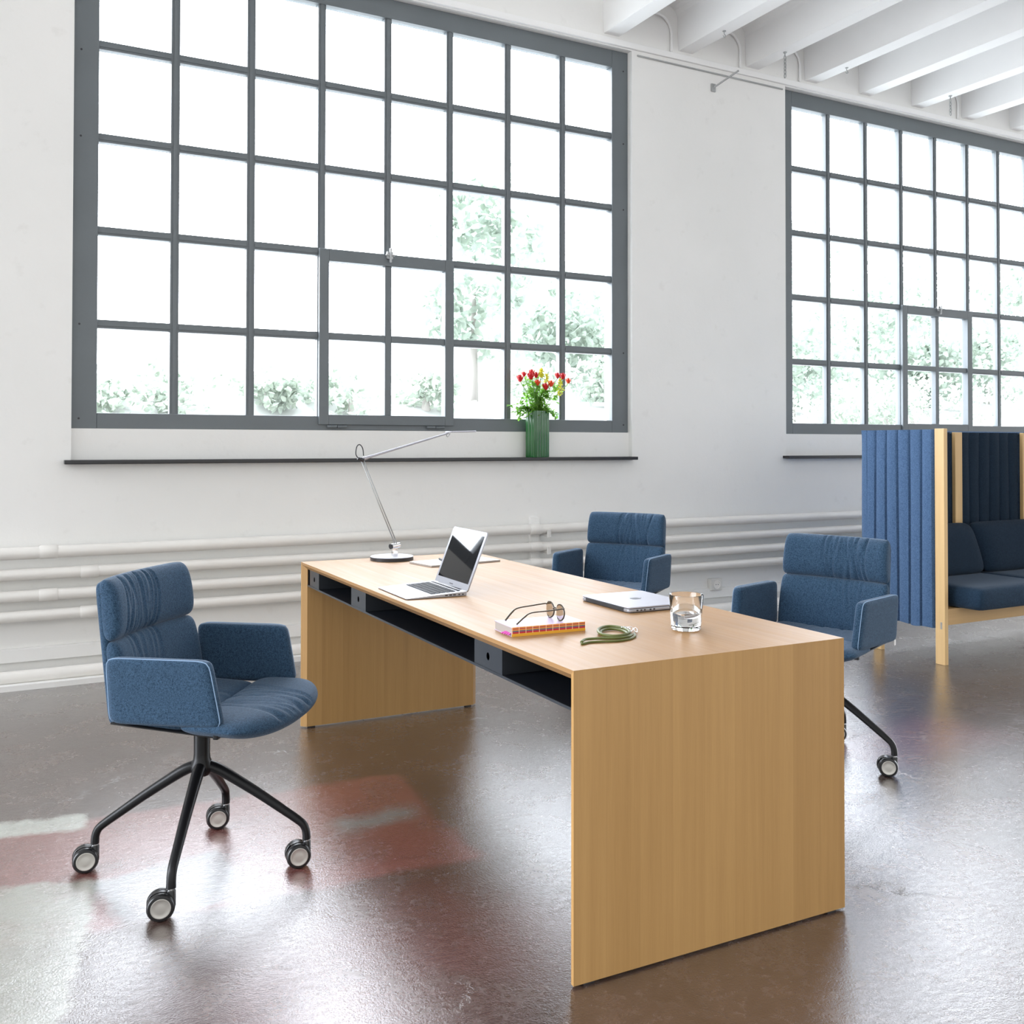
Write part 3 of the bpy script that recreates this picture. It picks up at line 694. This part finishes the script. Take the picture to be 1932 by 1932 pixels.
for k in range(3):
    xa, xb = 0.085+0.70*k+0.004, 0.085+0.70*(k+1)-0.004
    def sc_map(u, v, w_, xa=xa, xb=xb): return (lerp(xa, xb, (u+1)/2), lerp(-0.165, 0.40, (v+1)/2), 0.388+w_)
    o = pillow('seat_cushion', sc_map, 40, 36, 0.130, 'seat_blue', sofa, 26, 0.03, None, 0.42)
    def bc_map(u, v, w_, xa=xa, xb=xb):
        z = lerp(0.448, 0.765, (v+1)/2); yy = lerp(0.325, 0.435, (v+1)/2)
        return (lerp(xa, xb, (u+1)/2), yy-w_-0.01*(1-v*v), z)
    pillow('back_cushion', bc_map, 40, 36, 0.13, 'navy', sofa, 6, 0.06, None, 0.55)
MB().box(0.035, SWD-0.035, 0.03, 0.49, 0.300, 0.321).build('seat_board', 'oak_pale_h', sofa)
MB().box(-0.001, 0.0, 0.018, 0.030, 0.205, 0.245).build('maker_tag', 'satin', sofa)

# ================================================================== THINGS ON THE DESK
def rotz(o, a): o.rotation_euler = (0, 0, a); return o
# open laptop -------------------------------------------------------
W_, D_ = 0.308, 0.227
lp = empty('laptop', (0.045, 1.150, DH), -0.035, 'open silver laptop with a dark blank screen, facing the left chair', 'laptop')
# local: x = depth (front 0 -> hinge D_), y = width 0..W_
def rounded(x0, x1, y0, y1, r, n=5):
    pts = []
    for cx, cy, a0 in ((x1-r, y0+r, -PI/2), (x1-r, y1-r, 0), (x0+r, y1-r, PI/2), (x0+r, y0+r, PI)):
        pts += [(cx+r*math.cos(a0+PI/2*i/n), cy+r*math.sin(a0+PI/2*i/n)) for i in range(n+1)]
    return pts
def slab(pts, za, zb, name, mat, parent, mtx=None, bevel=0.0): return MB().prism(pts, 'z', za, zb, mtx).build(name, mat, parent, bevel=bevel, auto=True)
# wedge base
pts = rounded(0, D_, 0, W_, 0.010)
v = [(x, y, 0.002) for x, y in pts]+[(x, y, 0.0045+0.0115*(x/D_)) for x, y in pts]; n_ = len(pts)
MB().add(v, [tuple(range(n_))[::-1], tuple(range(n_, 2*n_))]+[(i, (i+1) % n_, n_+(i+1) % n_, n_+i) for i in range(n_)]).build('base', 'alu', lp, auto=True)
MB().prism(rounded(0.006, D_-0.004, 0.006, W_-0.006, 0.01), 'z', 0.0, 0.0022).build('underside', 'dark_plastic', lp)
slope = Matrix.Rotation(-math.atan(0.0115/D_), 4, 'Y'); basem = Matrix.Translation((0, 0, 0.0047)) @ slope
rnd = random.Random(5)
kb = MB().box(0.103, 0.213, 0.026, W_-0.026, 0.0001, 0.0006, basem)
kbo = kb.build('keyboard_well', 'alu', lp)
keys = MB()
for r_ in range(6):
    xk = 0.210-0.0185*r_-(0.0 if r_ else 0.0); depth = 0.0155 if r_ else 0.010
    if r_ == 5:
        cells = [(0.0, 0.06), (0.062, 0.105), (0.107, 0.20), (0.202, 0.222), (0.224, 0.254)]
    else:
        ncol = 14; cells = [(0.0183*c_, 0.0183*c_+0.0161) for c_ in range(ncol)]
    for ya, yb in cells: keys.box(xk-depth, xk, 0.027+ya, 0.027+min(yb, 0.2545), 0.0006, 0.0018, basem)
keys.build('keyboard', 'key', lp)
MB().prism(rounded(0.014, 0.090, 0.104, 0.204, 0.003), 'z', 0.0001, 0.0005, basem).build('trackpad', 'alu_top', lp)
mb = MB()
for i, xx in enumerate((0.142, 0.158, 0.172, 0.192, 0.206)): mb.box(xx, xx+(0.010 if i < 3 else 0.006), -0.0006, 0.0, 0.005, 0.009)
mb.build('side_ports', 'dark_plastic', lp)
# lid tilts back
ang = math.radians(21.3)
lid = Matrix.Translation((D_-0.002, 0, 0.014)) @ Matrix.Rotation(ang-PI/2+PI, 4, 'Y')
# lid local: x up the lid, y width, z towards the viewer side
ax = Vector((math.sin(ang), 0, math.cos(ang))); az = Vector((-math.cos(ang), 0, math.sin(ang)))
lid = Matrix(((ax.x, 0, az.x, D_-0.002), (0, 1, 0, 0), (ax.z, 0, az.z, 0.013), (0, 0, 0, 1)))
HL = 0.219
lo = MB().prism(rounded(0, HL, 0, W_, 0.010), 'z', -0.0045, 0.0, lid).build('screen_lid', 'alu', lp, auto=True)
MB().prism([(0.026, 0.015), (HL-0.016, 0.015), (HL-0.016, W_-0.015), (0.026, W_-0.015)], 'z', 0.0, 0.0004, lid).build('screen_glass', 'screen', lo)
MB().box(0.010, 0.0130, W_/2-0.016, W_/2+0.016, 0.0, 0.0003, lid).build('bezel_lettering', 'dark_plastic', lo)
MB().tube([(D_-0.004, 0.05, 0.0125), (D_-0.004, W_-0.05, 0.0125)], 0.005, 12).build('hinge_bar', 'dark_plastic', lp, smooth=True)

# closed laptop ------------------------------------------------------
l2 = empty('laptop', (0.563, 0.580, DH), -0.02, 'closed silver laptop lying flat between the book and the tumbler', 'laptop')
W2, D2 = 0.290, 0.245
MB().prism(rounded(0, D2, 0, W2, 0.014), 'z', 0.0025, 0.0125).build('base', 'alu', l2, bevel=0.002, auto=False)
MB().prism(rounded(0, D2, 0, W2, 0.014), 'z', 0.0135, 0.0185).build('lid', 'alu_top', l2, bevel=0.002)
MB().prism(rounded(0.003, D2-0.003, 0.003, W2-0.003, 0.012), 'z', 0.0, 0.0136).build('underside', 'dark_plastic', l2)
MB().box(-0.0012, 0.012, 0.030, W2-0.030, 0.003, 0.0165).build('hinge_bar', 'tray_metal', l2, bevel=0.002)
mb = MB()
for i, xx in enumerate((0.028, 0.043, 0.056, 0.078, 0.092)): mb.box(xx, xx+0.007, -0.0006, 0.0, 0.0055, 0.010)
mb.build('side_ports', 'dark_plastic', l2)
# fruit-shaped emblem, plain dark outline as seen at a glancing angle
em = [(0.020*math.cos(a)*(1-0.12*math.cos(2*a)), 0.019*math.sin(a)*(1-0.15*math.sin(a)**8)) for a in [2*PI*i/28 for i in range(28)]]
em = [(x, y) for x, y in em if not (x > 0.008 and y > 0.010 and False)]
MB().prism([(D2/2+x, W2/2+y) for x, y in em], 'z', 0.0184, 0.0187).add([(D2/2+0.020, W2/2+0.002, 0.0186), (D2/2+0.027, W2/2+0.004, 0.0186), (D2/2+0.031, W2/2+0.010, 0.0186), (D2/2+0.024, W2/2+0.009, 0.0186)], [(0, 1, 2, 3)]).build('lid_emblem', 'tray_metal', l2)

# book ------------------------------------------------------------------
bk = empty('book', (0.063, 0.424, DH), -0.06, 'thick pink-covered book with a striped woven spine, under the eyeglasses', 'book')
BL, BD, BH = 0.230, 0.120, 0.0255
MB().box(0.002, BL-0.002, 0.002, BD-0.002, 0.0015, BH-0.0015).build('page_block', 'paper_edge', bk)
M['cover'] = plain('pale_pink_cover', (0.50, 0.40, 0.53), 0.45)
MB().box(0, BL, 0.001, BD, BH-0.0015, BH).build('front_cover', 'cover', bk)
MB().box(0, BL, 0.001, BD, 0, 0.0015).build('back_cover', 'cover', bk)
MB().box(0, BL, -0.0008, 0.001, 0, BH).build('spine', 'spine', bk)
M['ribbon'] = plain('magenta_ribbon', (0.75, 0.08, 0.50), 0.5)
mb = MB()
for q in range(4): mb.tube([(0.002, 0.012+0.010*q, 0.008), (-0.006-0.002*q, 0.012+0.011*q, 0.004)], 0.0022, 6)
mb.build('ribbon', 'ribbon', bk)

# eyeglasses --------------------------------------------------------------
gz = DH+BH
gl = empty('eyeglasses', (0.232, 0.480, gz), -0.03, 'round dark tortoiseshell eyeglasses lying open on the book', 'eyeglasses')
mb = MB(); lensz = 0.0245
for sd in (-1, 1):
    pts = [(0.004*abs(math.cos(a)), sd*0.030+0.0215*math.cos(a), lensz+0.0228*math.sin(a)) for a in [2*PI*i/28 for i in range(28)]]
    mb.tube(pts, 0.0023, 8, closed=True)
mb.tube(smoothpath([(0, -0.0085, lensz+0.005), (0.003, 0, lensz+0.010), (0, 0.0085, lensz+0.005)], 5), 0.0016, 8)
mb.build('frame_front', 'tortoise', gl, smooth=True)
for sd in (-1, 1):
    MB().lathe([(0.0208, 0.0), (0.0001, 0.0006)], 28, cap=False, c=(0.001, sd*0.030, lensz), mtx=Matrix.Rotation(PI/2, 4, 'Y')).build('lens', 'lens', gl)
    ty = sd*0.0525
    pts = smoothpath([(0.001, ty-sd*0.002, lensz+0.013), (-0.003, ty+sd*0.0015, lensz+0.0135), (-0.05, ty-sd*0.002, lensz+0.011), (-0.098, ty-sd*0.009, lensz+0.008), (-0.118, ty-sd*0.012, lensz-0.003), (-0.140, ty-sd*0.017, 0.0022)], 5)
    MB().tube(pts, [0.0024]*(len(pts)-8)+[0.0030]*8, 8, flat=0.8).build('temple', 'tortoise', gl, smooth=True)

# olive cord with metal clasp --------------------------------------------
co = empty('leather_cord', (0, 0, DH), 0, 'coiled olive green leather cord with small metal clasps, in front of the book', 'cord')
zc = 0.0055
def Z(pts, z=zc, dz=0.0): return [(x, y, z+dz*i) for i, (x, y) in enumerate(pts)]
loop = [(0.294, 0.345), (0.325, 0.378), (0.360, 0.384), (0.378, 0.349), (0.362, 0.290), (0.323, 0.262), (0.288, 0.262), (0.276, 0.300)]
MB().tube(smoothpath(Z(loop, 0.010), 5, True), 0.0042, 8, closed=True).tube(smoothpath([(0.33+(x-0.33)*0.86, 0.32+(y-0.32)*0.84, 0.005) for x, y in loop], 5, True), 0.0042, 8, closed=True).build('coil', 'cord', co, smooth=True)
MB().tube(smoothpath(Z([(0.358, 0.272), (0.328, 0.252), (0.290, 0.252), (0.252, 0.268), (0.212, 0.276), (0.190, 0.262), (0.180, 0.250)], 0.006), 5), 0.0046, 8, flat=0.8).build('strap', 'cord', co, smooth=True)
MB().tube(smoothpath(Z([(0.180, 0.250), (0.176, 0.240), (0.206, 0.250), (0.246, 0.240), (0.280, 0.230), (0.323, 0.236), (0.360, 0.262), (0.385, 0.300)], 0.0032), 5), 0.0030, 8).build('strap', 'cord', co, smooth=True)
mb = MB()
for cx, cy, a in ((0.398, 0.338, 0), (0.385, 0.318, 1.0), (0.402, 0.318, 0.5)):
    mt = Matrix.Translation((cx, cy, 0.007)) @ Matrix.Rotation(a, 4, 'Z') @ Matrix.Rotation(1.1, 4, 'X')
    mb.tube([mt @ Vector((0.009*math.cos(t_), 0.0065*math.sin(t_), 0)) for t_ in [2*PI*i/14 for i in range(14)]], 0.0013, 6, closed=True)
mb.tube([(0.372, 0.345, 0.012), (0.392, 0.352, 0.010), (0.402, 0.344, 0.006)], 0.0025, 8)
mb.build('clasp', 'chrome', co, smooth=True)

# tumbler -------------------------------------------------------------------
tm = empty('water_tumbler', (0.560, 0.292, DH), 0, 'clear glass tumbler half full of water near the right edge of the desk', 'glass')
MB().lathe([(0.0, 0.0), (0.040, 0.0), (0.0425, 0.003), (0.0495, 0.0985), (0.049, 0.100), (0.048, 0.0985), (0.0412, 0.013), (0.038, 0.010), (0.0, 0.010)], 48, cap=False).build('tumbler_body', 'tumbler', tm, auto=True)
MB().lathe([(0.0, 0.0102), (0.0375, 0.0102), (0.0408, 0.0132), (0.0440, 0.050), (0.0, 0.0495)], 48, cap=False).build('water', 'water', tm, auto=True)

# note pad and pen ---------------------------------------------------------
pd = empty('note_pad', (0.474, 1.922, DH), 0.15, 'white note pad with a tan edge behind the open laptop', 'note pad')
MB().box(0, 0.365, 0, 0.185, 0.0, 0.008).build('pad_block', 'paper_edge', pd, bevel=0.001)
MB().box(0.001, 0.364, 0.001, 0.184, 0.008, 0.0088).build('top_sheet', 'paper', pd)
pn = empty('pen', (0.588, 2.095, DH+0.0138), 0, 'black pen lying on the white note pad', 'pen')
a_ = Vector((0, 0, 0)); b_ = Vector((-0.022, -0.145, 0)) * 0.95
MB().tube([a_, a_.lerp(b_, 0.9)], 0.005, 12).build('barrel', 'dark_plastic', pn, smooth=False, auto=True)
MB().tube([a_.lerp(b_, 0.9), b_], [0.0045, 0.001], 12).build('tip', 'chrome', pn, auto=True)

# desk lamp -----------------------------------------------------------------
lm = empty('desk_lamp', (0.444, 2.272, DH), 0, 'slim chrome desk lamp with a long jointed arm and a round base', 'lamp')
MB().lathe([(0.0, 0.0), (0.0985, 0.0), (0.0985, 0.0155), (0.0, 0.0155)], 56, cap=False, c=(-0.016, 0, 0)).build('base', 'dark_plastic', lm, auto=True)
MB().lathe([(0.0, 0.0156), (0.098, 0.0156), (0.0965, 0.0175), (0.0, 0.0190)], 56, cap=False, c=(-0.016, 0, 0)).build('base_plate', 'alu_top', lm, auto=True)
MB().box(-0.015, 0.013, -0.004, 0.004, 0.017, 0.054).box(-0.015, -0.009, -0.009, 0.009, 0.017, 0.04).build('yoke', 'chrome', lm, bevel=0.002)
MB().tube([(-0.022, -0.008, 0.062), (0.022, 0.006, 0.066)], 0.0115, 20).build('joint_barrel', 'chrome', lm, auto=True)
MB().tube([(-0.0275, -0.0098, 0.0615), (-0.021, -0.0078, 0.062)], 0.0118, 20).build('joint_knob', 'dark_plastic', lm, auto=True)
E0, E1 = Vector((0.004, 0, 0.072)), Vector((-0.160, 0, 0.458))
mb = MB(); off = Vector((0.0045, 0, 0.0019))
mb.tube([E0+off, E1+off], 0.0029, 8); mb.tube([E0-off, E1-off], 0.0029, 8)
mb.build('lower_arm', 'fitting', lm, smooth=True)
hd = Vector((0.268, 0, 0.583))
mb = MB(); d_ = (hd-E1)
mb.tube([E1+d_*0.0+Vector((0, 0, 0.004)), E1+d_*0.12+Vector((0, 0, 0.004)), hd], [0.0095, 0.0058, 0.0038], 12)
mb.build('upper_arm', 'alu_top', lm, auto=True)
MB().tube([E1+Vector((-0.022, 0, 0.008)), E1+Vector((0.006, 0, 0.0))], [0.006, 0.012], 14).build('elbow', 'dark_plastic', lm, auto=True)
lo_ = [E1+Vector((-0.016, 0, 0.006)), E1+Vector((-0.030, 0, 0.026)), E1+Vector((-0.026, 0, 0.060)), E1+Vector((-0.012, 0, 0.070)), E1+Vector((0.002, 0, 0.052)), E1+Vector((0.006, 0, 0.020))]
MB().tube(smoothpath(lo_, 6), 0.0024, 8).build('cable_loop', 'dark_plastic', lm, smooth=True)
hp = rounded(0, 0.145, -0.032, 0.032, 0.018)
mt = Matrix.Translation(hd+Vector((-0.008, 0, 0.004))) @ Matrix.Rotation(-0.03, 4, 'Y')
MB().prism(hp, 'z', -0.003, 0.004, mt).build('lamp_head', 'alu_top', lm, bevel=0.002)
MB().tube(smoothpath([hd+Vector((-0.014, 0, 0)), hd+Vector((-0.006, 0, -0.018)), hd+Vector((0.008, 0, -0.002))], 5), 0.002, 6).build('tilt_grip', 'fitting', lm, smooth=True)

# ================================================================== VASE AND FLOWERS
VX, VY = 2.092, YW-0.015
vz = SILL_Z+0.004
vs_ = empty('vase', (VX, VY, vz), 0.0, 'tall fluted green ceramic vase holding red roses on the black window sill', 'vase')
def vring(k, sc_=1.0):
    # rounded rectangle footprint turned on the sill, scalloped with upright flutes
    pts = []; hx, hy = 0.080*sc_*k, 0.044*sc_*k; r = 0.018
    base = rounded(-hx, hx, -hy, hy, r, 4)
    out = []
    m_ = len(base)
    for i in range(m_):
        a, b = Vector(base[i]), Vector(base[(i+1) % m_]); ln = (b-a).length; q = max(1, int(ln/0.0035))
        for s_ in range(q): out.append(a.lerp(b, s_/q))
    acc = 0; res = []
    for i, p in enumerate(out):
        nx = out[(i+1) % len(out)]-out[i-1]; nrm = Vector((nx.y, -nx.x)).normalized(); acc += (p-out[i-1]).length
        res.append(p+nrm*(0.0042*abs(math.sin(acc*PI/0.026))-0.002))
    ca, sa = math.cos(0.35), math.sin(0.35)
    return [(p.x*ca-p.y*sa, p.x*sa+p.y*ca) for p in res]
o_ = vring(1.0); n_ = len(o_); v = []; f = []
H_ = 0.315
lv = [(0.97, 0.0, 1), (1.0, 0.006, 1), (1.0, H_-0.004, 1), (0.985, H_, 1), (0.93, H_-0.002, 1), (0.92, H_-0.20, 1)]
for kx, z, _ in lv: v += [(x*kx, y*kx, z) for x, y in o_]
for j in range(len(lv)-1):
    for i in range(n_): f.append((j*n_+i, j*n_+(i+1) % n_, (j+1)*n_+(i+1) % n_, (j+1)*n_+i))
f.append(tuple(range(n_))[::-1]); f.append(tuple(range((len(lv)-1)*n_, len(lv)*n_)))
MB().add(v, f).build('vase_body', 'vase', vs_, auto=True)

def leafquad(mb, p, d, nrm, ln, wd):
    d = d.normalized(); s_ = d.cross(nrm).normalized(); n2 = s_.cross(d)
    v = [p, p+d*ln*0.35+s_*wd*0.5+n2*ln*0.05, p+d*ln*0.35-s_*wd*0.5+n2*ln*0.05, p+d*ln*0.75+s_*wd*0.36, p+d*ln*0.75-s_*wd*0.36, p+d*ln-n2*ln*0.08, p+d*ln*0.35, p+d*ln*0.75]
    mb.add(v, [(0, 1, 6), (0, 6, 2), (1, 3, 7, 6), (2, 6, 7, 4), (3, 5, 7), (4, 7, 5)])
FX, FY, FZ = VX, VY, vz+H_
def rvec(r, a=1): return Vector((r.uniform(-a, a), r.uniform(-a, a), r.uniform(-a, a)))
roses = [((1.915, 1.704), 'leftmost', 1.15, 'red'), ((1.953, 1.735), 'small, second from the left', 0.8, 'red'), ((1.998, 1.722), 'large, third from the left', 1.2, 'red'), ((2.018, 1.750), 'topmost, above the large left bloom', 0.95, 'red'),
         ((2.052, 1.733), 'just left of the yellow sprig', 0.95, 'red'), ((2.062, 1.682), 'orange-tinged, below the left cluster', 1.0, 'orange_red'), ((2.122, 1.655), 'lowest, in the middle', 1.15, 'red'),
         ((2.157, 1.676), 'orange-tinged, right of the lowest bloom', 1.05, 'orange_red'), ((2.206, 1.733), 'left one of the upper right pair', 0.95, 'red'), ((2.249, 1.73), 'right one of the upper right pair', 1.05, 'red'), ((2.306, 1.70), 'rightmost', 0.95, 'orange_red')]
for i, ((x, z), lab, sz, mt_) in enumerate(roses):
    rr = random.Random(100+i); y = 3.78+rr.uniform(-0.015, 0.015)
    ro = empty('rose', (x, y, z), 0, 'red rose bloom in the green vase, '+lab, 'rose', 'red roses in the green vase')
    B = Vector((FX+(x-FX)*0.15-x, FY-y, FZ-0.06-z)); mid = B.lerp(Vector((0, 0, 0)), 0.55)+Vector((0.02*(1 if x < FX else -1)*-1, 0, 0.0))*0
    mid.x += (-(x-FX))*0.10
    MB().tube(smoothpath([B, mid, (0, 0, -0.012)], 6), 0.0022, 6).build('stem', 'stem', ro, smooth=True)
    R0 = 0.0235*sz; pet = MB()
    for ring_, (nr, op) in enumerate(((3, 0.15), (5, 0.45), (6, 0.8))):
        for k in range(nr):
            a0 = 2*PI*k/nr+ring_*0.6; sp_ = 2*PI/nr*0.75; vv = []; ff = []
            for j in range(5):
                h = j/4; rad = R0*(0.25+0.75*op*math.sin(PI*0.5*min(1, h*1.15)))+R0*0.25*op*max(0, h-0.7); zz = -0.5*R0+h*R0*(1.75-0.45*op)
                for q in range(5):
                    a = a0+sp_*(q/4-0.5)*(1-0.35*h*h); vv.append((rad*math.cos(a), rad*math.sin(a), zz-0.12*R0*abs(q-2)*h))
            for j in range(4):
                for q in range(4): ff.append((j*5+q, j*5+q+1, (j+1)*5+q+1, (j+1)*5+q))
            pet.add(vv, ff)
    pet.lathe([(0.001, -0.75*R0), (0.45*R0, -0.5*R0), (0.55*R0, 0.1*R0), (0.35*R0, 0.8*R0), (0.02*R0, 1.0*R0)], 12)
    pet.build('bloom', mt_, ro, smooth=True)
    lf = MB()
    for k in range(9):
        tt = rr.uniform(0.25, 0.9); p = B.lerp(Vector((0, 0, -0.012)), tt) if tt > 0.5 else B.lerp(mid, tt*1.2)
        if p.z+z < FZ: p.z = FZ-z+0.01
        d = Vector((rr.uniform(-1, 1), rr.uniform(-0.9, 0.7), rr.uniform(-0.3, 0.7)))
        for s2 in range(3):
            d2 = (d+rvec(rr, 0.6)).normalized(); leafquad(lf, p+d2*0.006, d2, Vector((0, 0, 1))+rvec(rr, 0.5), rr.uniform(0.022, 0.036), rr.uniform(0.014, 0.022))
    lf.build('leaves', 'leaf', ro)
for i, (x, z, hh, lab) in enumerate(((2.082, 1.775, 0.055, 'tall yellow goldenrod sprig rising in the middle of the roses'), (2.125, 1.735, 0.05, 'pale yellow goldenrod sprig right of the tallest sprig'), (2.228, 1.70, 0.10, 'broad yellow goldenrod sprig under the upper right roses'))):
    rr = random.Random(300+i); y = 3.775
    sp_ = empty('goldenrod', (x, y, z), 0, lab, 'flower', 'yellow goldenrod sprigs in the green vase')
    B = Vector((FX+(x-FX)*0.15-x, FY-y, FZ-0.06-z)); MB().tube([B, (0, 0, 0)], 0.0018, 6).build('stem', 'stem', sp_)
    fl_ = MB()
    for k in range(170 if i != 1 else 100):
        t_ = rr.random(); wd = 0.026*(1-t_*0.6)*(0.6 if i < 2 else 1); p = Vector((rr.uniform(-wd, wd), rr.uniform(-wd, wd), -hh+t_*hh*1.15)); leafquad(fl_, p, rvec(rr)+Vector((0, 0, .4)), rvec(rr), 0.011, 0.008)
    fl_.build('flower_head', 'yellow', sp_)
gr = MB(); rr = random.Random(77)
for k in range(34):
    a = rr.uniform(0, 2*PI); r_ = rr.uniform(0.03, 0.19); tip = Vector((FX+r_*math.cos(a)*1.05-0.01, FY+max(-0.13, min(0.02, 0.5*r_*math.sin(a))), FZ+rr.uniform(0.0, 0.26)-r_*0.4))
    if k % 5 == 0: tip.z = FZ+rr.uniform(-0.05, 0.02); tip.x = FX+(0.13 if k % 2 else -0.16)
    b0 = Vector((FX+rr.uniform(-.03, .03), FY, FZ-0.03)); md = b0.lerp(tip, 0.5)+Vector((0, 0, 0.04))
    path = smoothpath([b0, md, tip], 4); gr.tube(path, 0.0013, 5)
    for p in path[2:]:
        for s2 in range(4):
            d2 = rvec(rr).normalized(); d2.z *= 0.6; leafquad(gr, p, d2, Vector((0, 0, 1))+rvec(rr, 0.4), rr.uniform(0.022, 0.038), rr.uniform(0.014, 0.022))
tag(gr.build('foliage', 'leaf'), 'loose green leaves filling the bouquet around the rose stems', 'foliage', kind='stuff')

# ================================================================== OUTSIDE
tag(MB().box(-40, 80, YO+0.02, 12, -0.7, -0.5).build('ground', 'ground'), kind='structure')
def bank_full(x, y): return bank_h(y)-0.65*max(0, min(1, (x-13)/3))*max(0, min(1, (y-12)/4))+max(0, y-26)*0.10+max(0, min(1, (x-16)/16))*max(0, (y-18))*0.22
def bank_h(y): return -0.45+2.75*min(1, max(0, (y-12)/5.0))**1.2
v = []; f = []; nx_, ny_ = 60, 30
for j in range(ny_+1):
    for i in range(nx_+1):
        x = lerp(-40, 80, i/nx_); y = lerp(11.8, 60, j/ny_); h = bank_full(x, y)+0.15*mnoise.noise(Vector((x*0.2, y*0.2, 0)))
        v.append((x, y, h))
for j in range(ny_):
    for i in range(nx_): a = j*(nx_+1)+i; f.append((a, a+1, a+nx_+2, a+nx_+1))
bank = tag(mesh_obj('hillside_ground', v, f, 'ground', None, True), kind='structure')
def canopy(seed, rx, ry, rz_, n, ls):
    r = random.Random(seed); mb = MB()
    blobs = [(Vector((r.uniform(-.6, .6)*rx, r.uniform(-.6, .6)*ry, r.uniform(-.6, .7)*rz_)), r.uniform(.35, .6)) for _ in range(9)]
    for _ in range(n):
        c, k = r.choice(blobs); d = rvec(r).normalized()*k*r.uniform(0.75, 1.05)
        p = c+Vector((d.x*rx, d.y*ry, d.z*rz_)); leafquad(mb, p, rvec(r), rvec(r)+Vector((0, 0, .5)), ls*r.uniform(.7, 1.3), ls*0.6)
    return mb
def treeobj(name, loc, rx, rz_, trunk, mat, seed, label, cat, group, n=1500, ls=0.28):
    t = empty(name, loc, random.Random(seed).uniform(0, 6), label, cat, group)
    c = canopy(seed, rx, rx, rz_, n, ls).build('crown', mat, t); c.location = (0, 0, trunk+rz_*0.8)
    MB().tube([(0, 0, -0.3), (0.03, 0, trunk*0.6), (0, 0.03, trunk+rz_*0.6)], [0.10+0.03*rx, 0.08+0.02*rx, 0.04], 8).build('trunk', 'bark', t, smooth=True)
    return t
# trees seen in the right part of the first window and through the second
TR = [(9.2, 19.5, 1.7, 2.3, 1.5, 'tall bushy tree outside, seen through the first window right of the casement'),
      (12.2, 20.5, 1.6, 1.7, 0.8, 'rounded tree outside, seen through the right-hand panes of the first window above the flowers'),
      (14.6, 21.0, 1.5, 1.3, 0.5, 'low tree outside, at the right edge of the first window'),
      (21.5, 21.5, 2.2, 2.0, 0.8, 'tree outside at the left side of the second window'),
      (26.5, 23.0, 2.4, 2.2, 1.0, 'tree outside behind the casement of the second window'),
      (31.5, 24.5, 2.6, 2.4, 1.2, 'tree outside right of the casement of the second window'),
      (37.5, 26.0, 2.8, 2.4, 1.4, 'tree outside at the far right of the second window')]
for i, (x, y, rx, rz_, tk, lb) in enumerate(TR):
    hx = bank_full(x, y)
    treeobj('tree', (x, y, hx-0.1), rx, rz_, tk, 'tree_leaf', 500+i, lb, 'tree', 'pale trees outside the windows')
TR2 = [(18.5, 22.5, 1.7, 1.4, 0.4, 'bush outside behind the lower left panes of the second window'), (24.0, 24.5, 1.8, 1.6, 0.6, 'bush outside between the two left trees of the second window'), (29.0, 22.0, 1.8, 1.5, 0.3, 'bush outside in front of the middle trees of the second window'),
       (34.5, 24.0, 2.0, 1.6, 0.3, 'bush outside in front of the right trees of the second window'), (27.5, 31.0, 3.4, 3.2, 1.0, 'large pale tree far up the slope behind the second window'), (36.0, 34.0, 3.6, 3.4, 1.0, 'large pale tree furthest up the slope at the right of the second window'), (20.5, 29.0, 2.8, 2.4, 0.8, 'large pale tree up the slope at the left of the second window')]
for i, (x, y, rx, rz_, tk, lb) in enumerate(TR2):
    hx = bank_full(x, y)
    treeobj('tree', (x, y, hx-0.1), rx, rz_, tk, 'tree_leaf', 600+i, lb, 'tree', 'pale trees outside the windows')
SH = [(0.3, 16.0, 0.8, 0.5, 'first shrub from the left outside the bottom row of window panes'), (1.7, 16.2, 0.9, 0.6, 'second shrub from the left outside the bottom row of window panes'), (3.4, 16.6, 0.7, 0.35, 'third shrub from the left, low, outside the bottom row of window panes'),
      (5.0, 16.2, 1.0, 0.6, 'shrub outside, seen through the lower left pane of the casement'), (6.7, 16.6, 0.9, 0.5, 'shrub outside, seen through the lower right pane of the casement'), (9.5, 17.0, 1.1, 0.5, 'shrub outside, seen just left of the flowers'),
      (11.6, 17.0, 1.0, 0.6, 'shrub outside, seen right of the flowers'), (19.5, 18.0, 1.5, 0.8, 'shrub outside at the lower left of the second window'), (23.5, 18.5, 1.5, 0.9, 'shrub outside below the casement of the second window'), (28.0, 19.5, 1.8, 0.9, 'shrub outside at the lower right of the second window'), (16.4, 17.6, 1.3, 0.7, 'shrub outside at the lower left corner of the second window'), (21.5, 17.8, 1.3, 0.8, 'shrub outside between the two left shrubs of the second window'), (32.0, 20.5, 1.9, 0.9, 'shrub outside at the lower right corner of the second window')]
for i, (x, y, rx, rz_, lb) in enumerate(SH):
    hx = bank_full(x, y)
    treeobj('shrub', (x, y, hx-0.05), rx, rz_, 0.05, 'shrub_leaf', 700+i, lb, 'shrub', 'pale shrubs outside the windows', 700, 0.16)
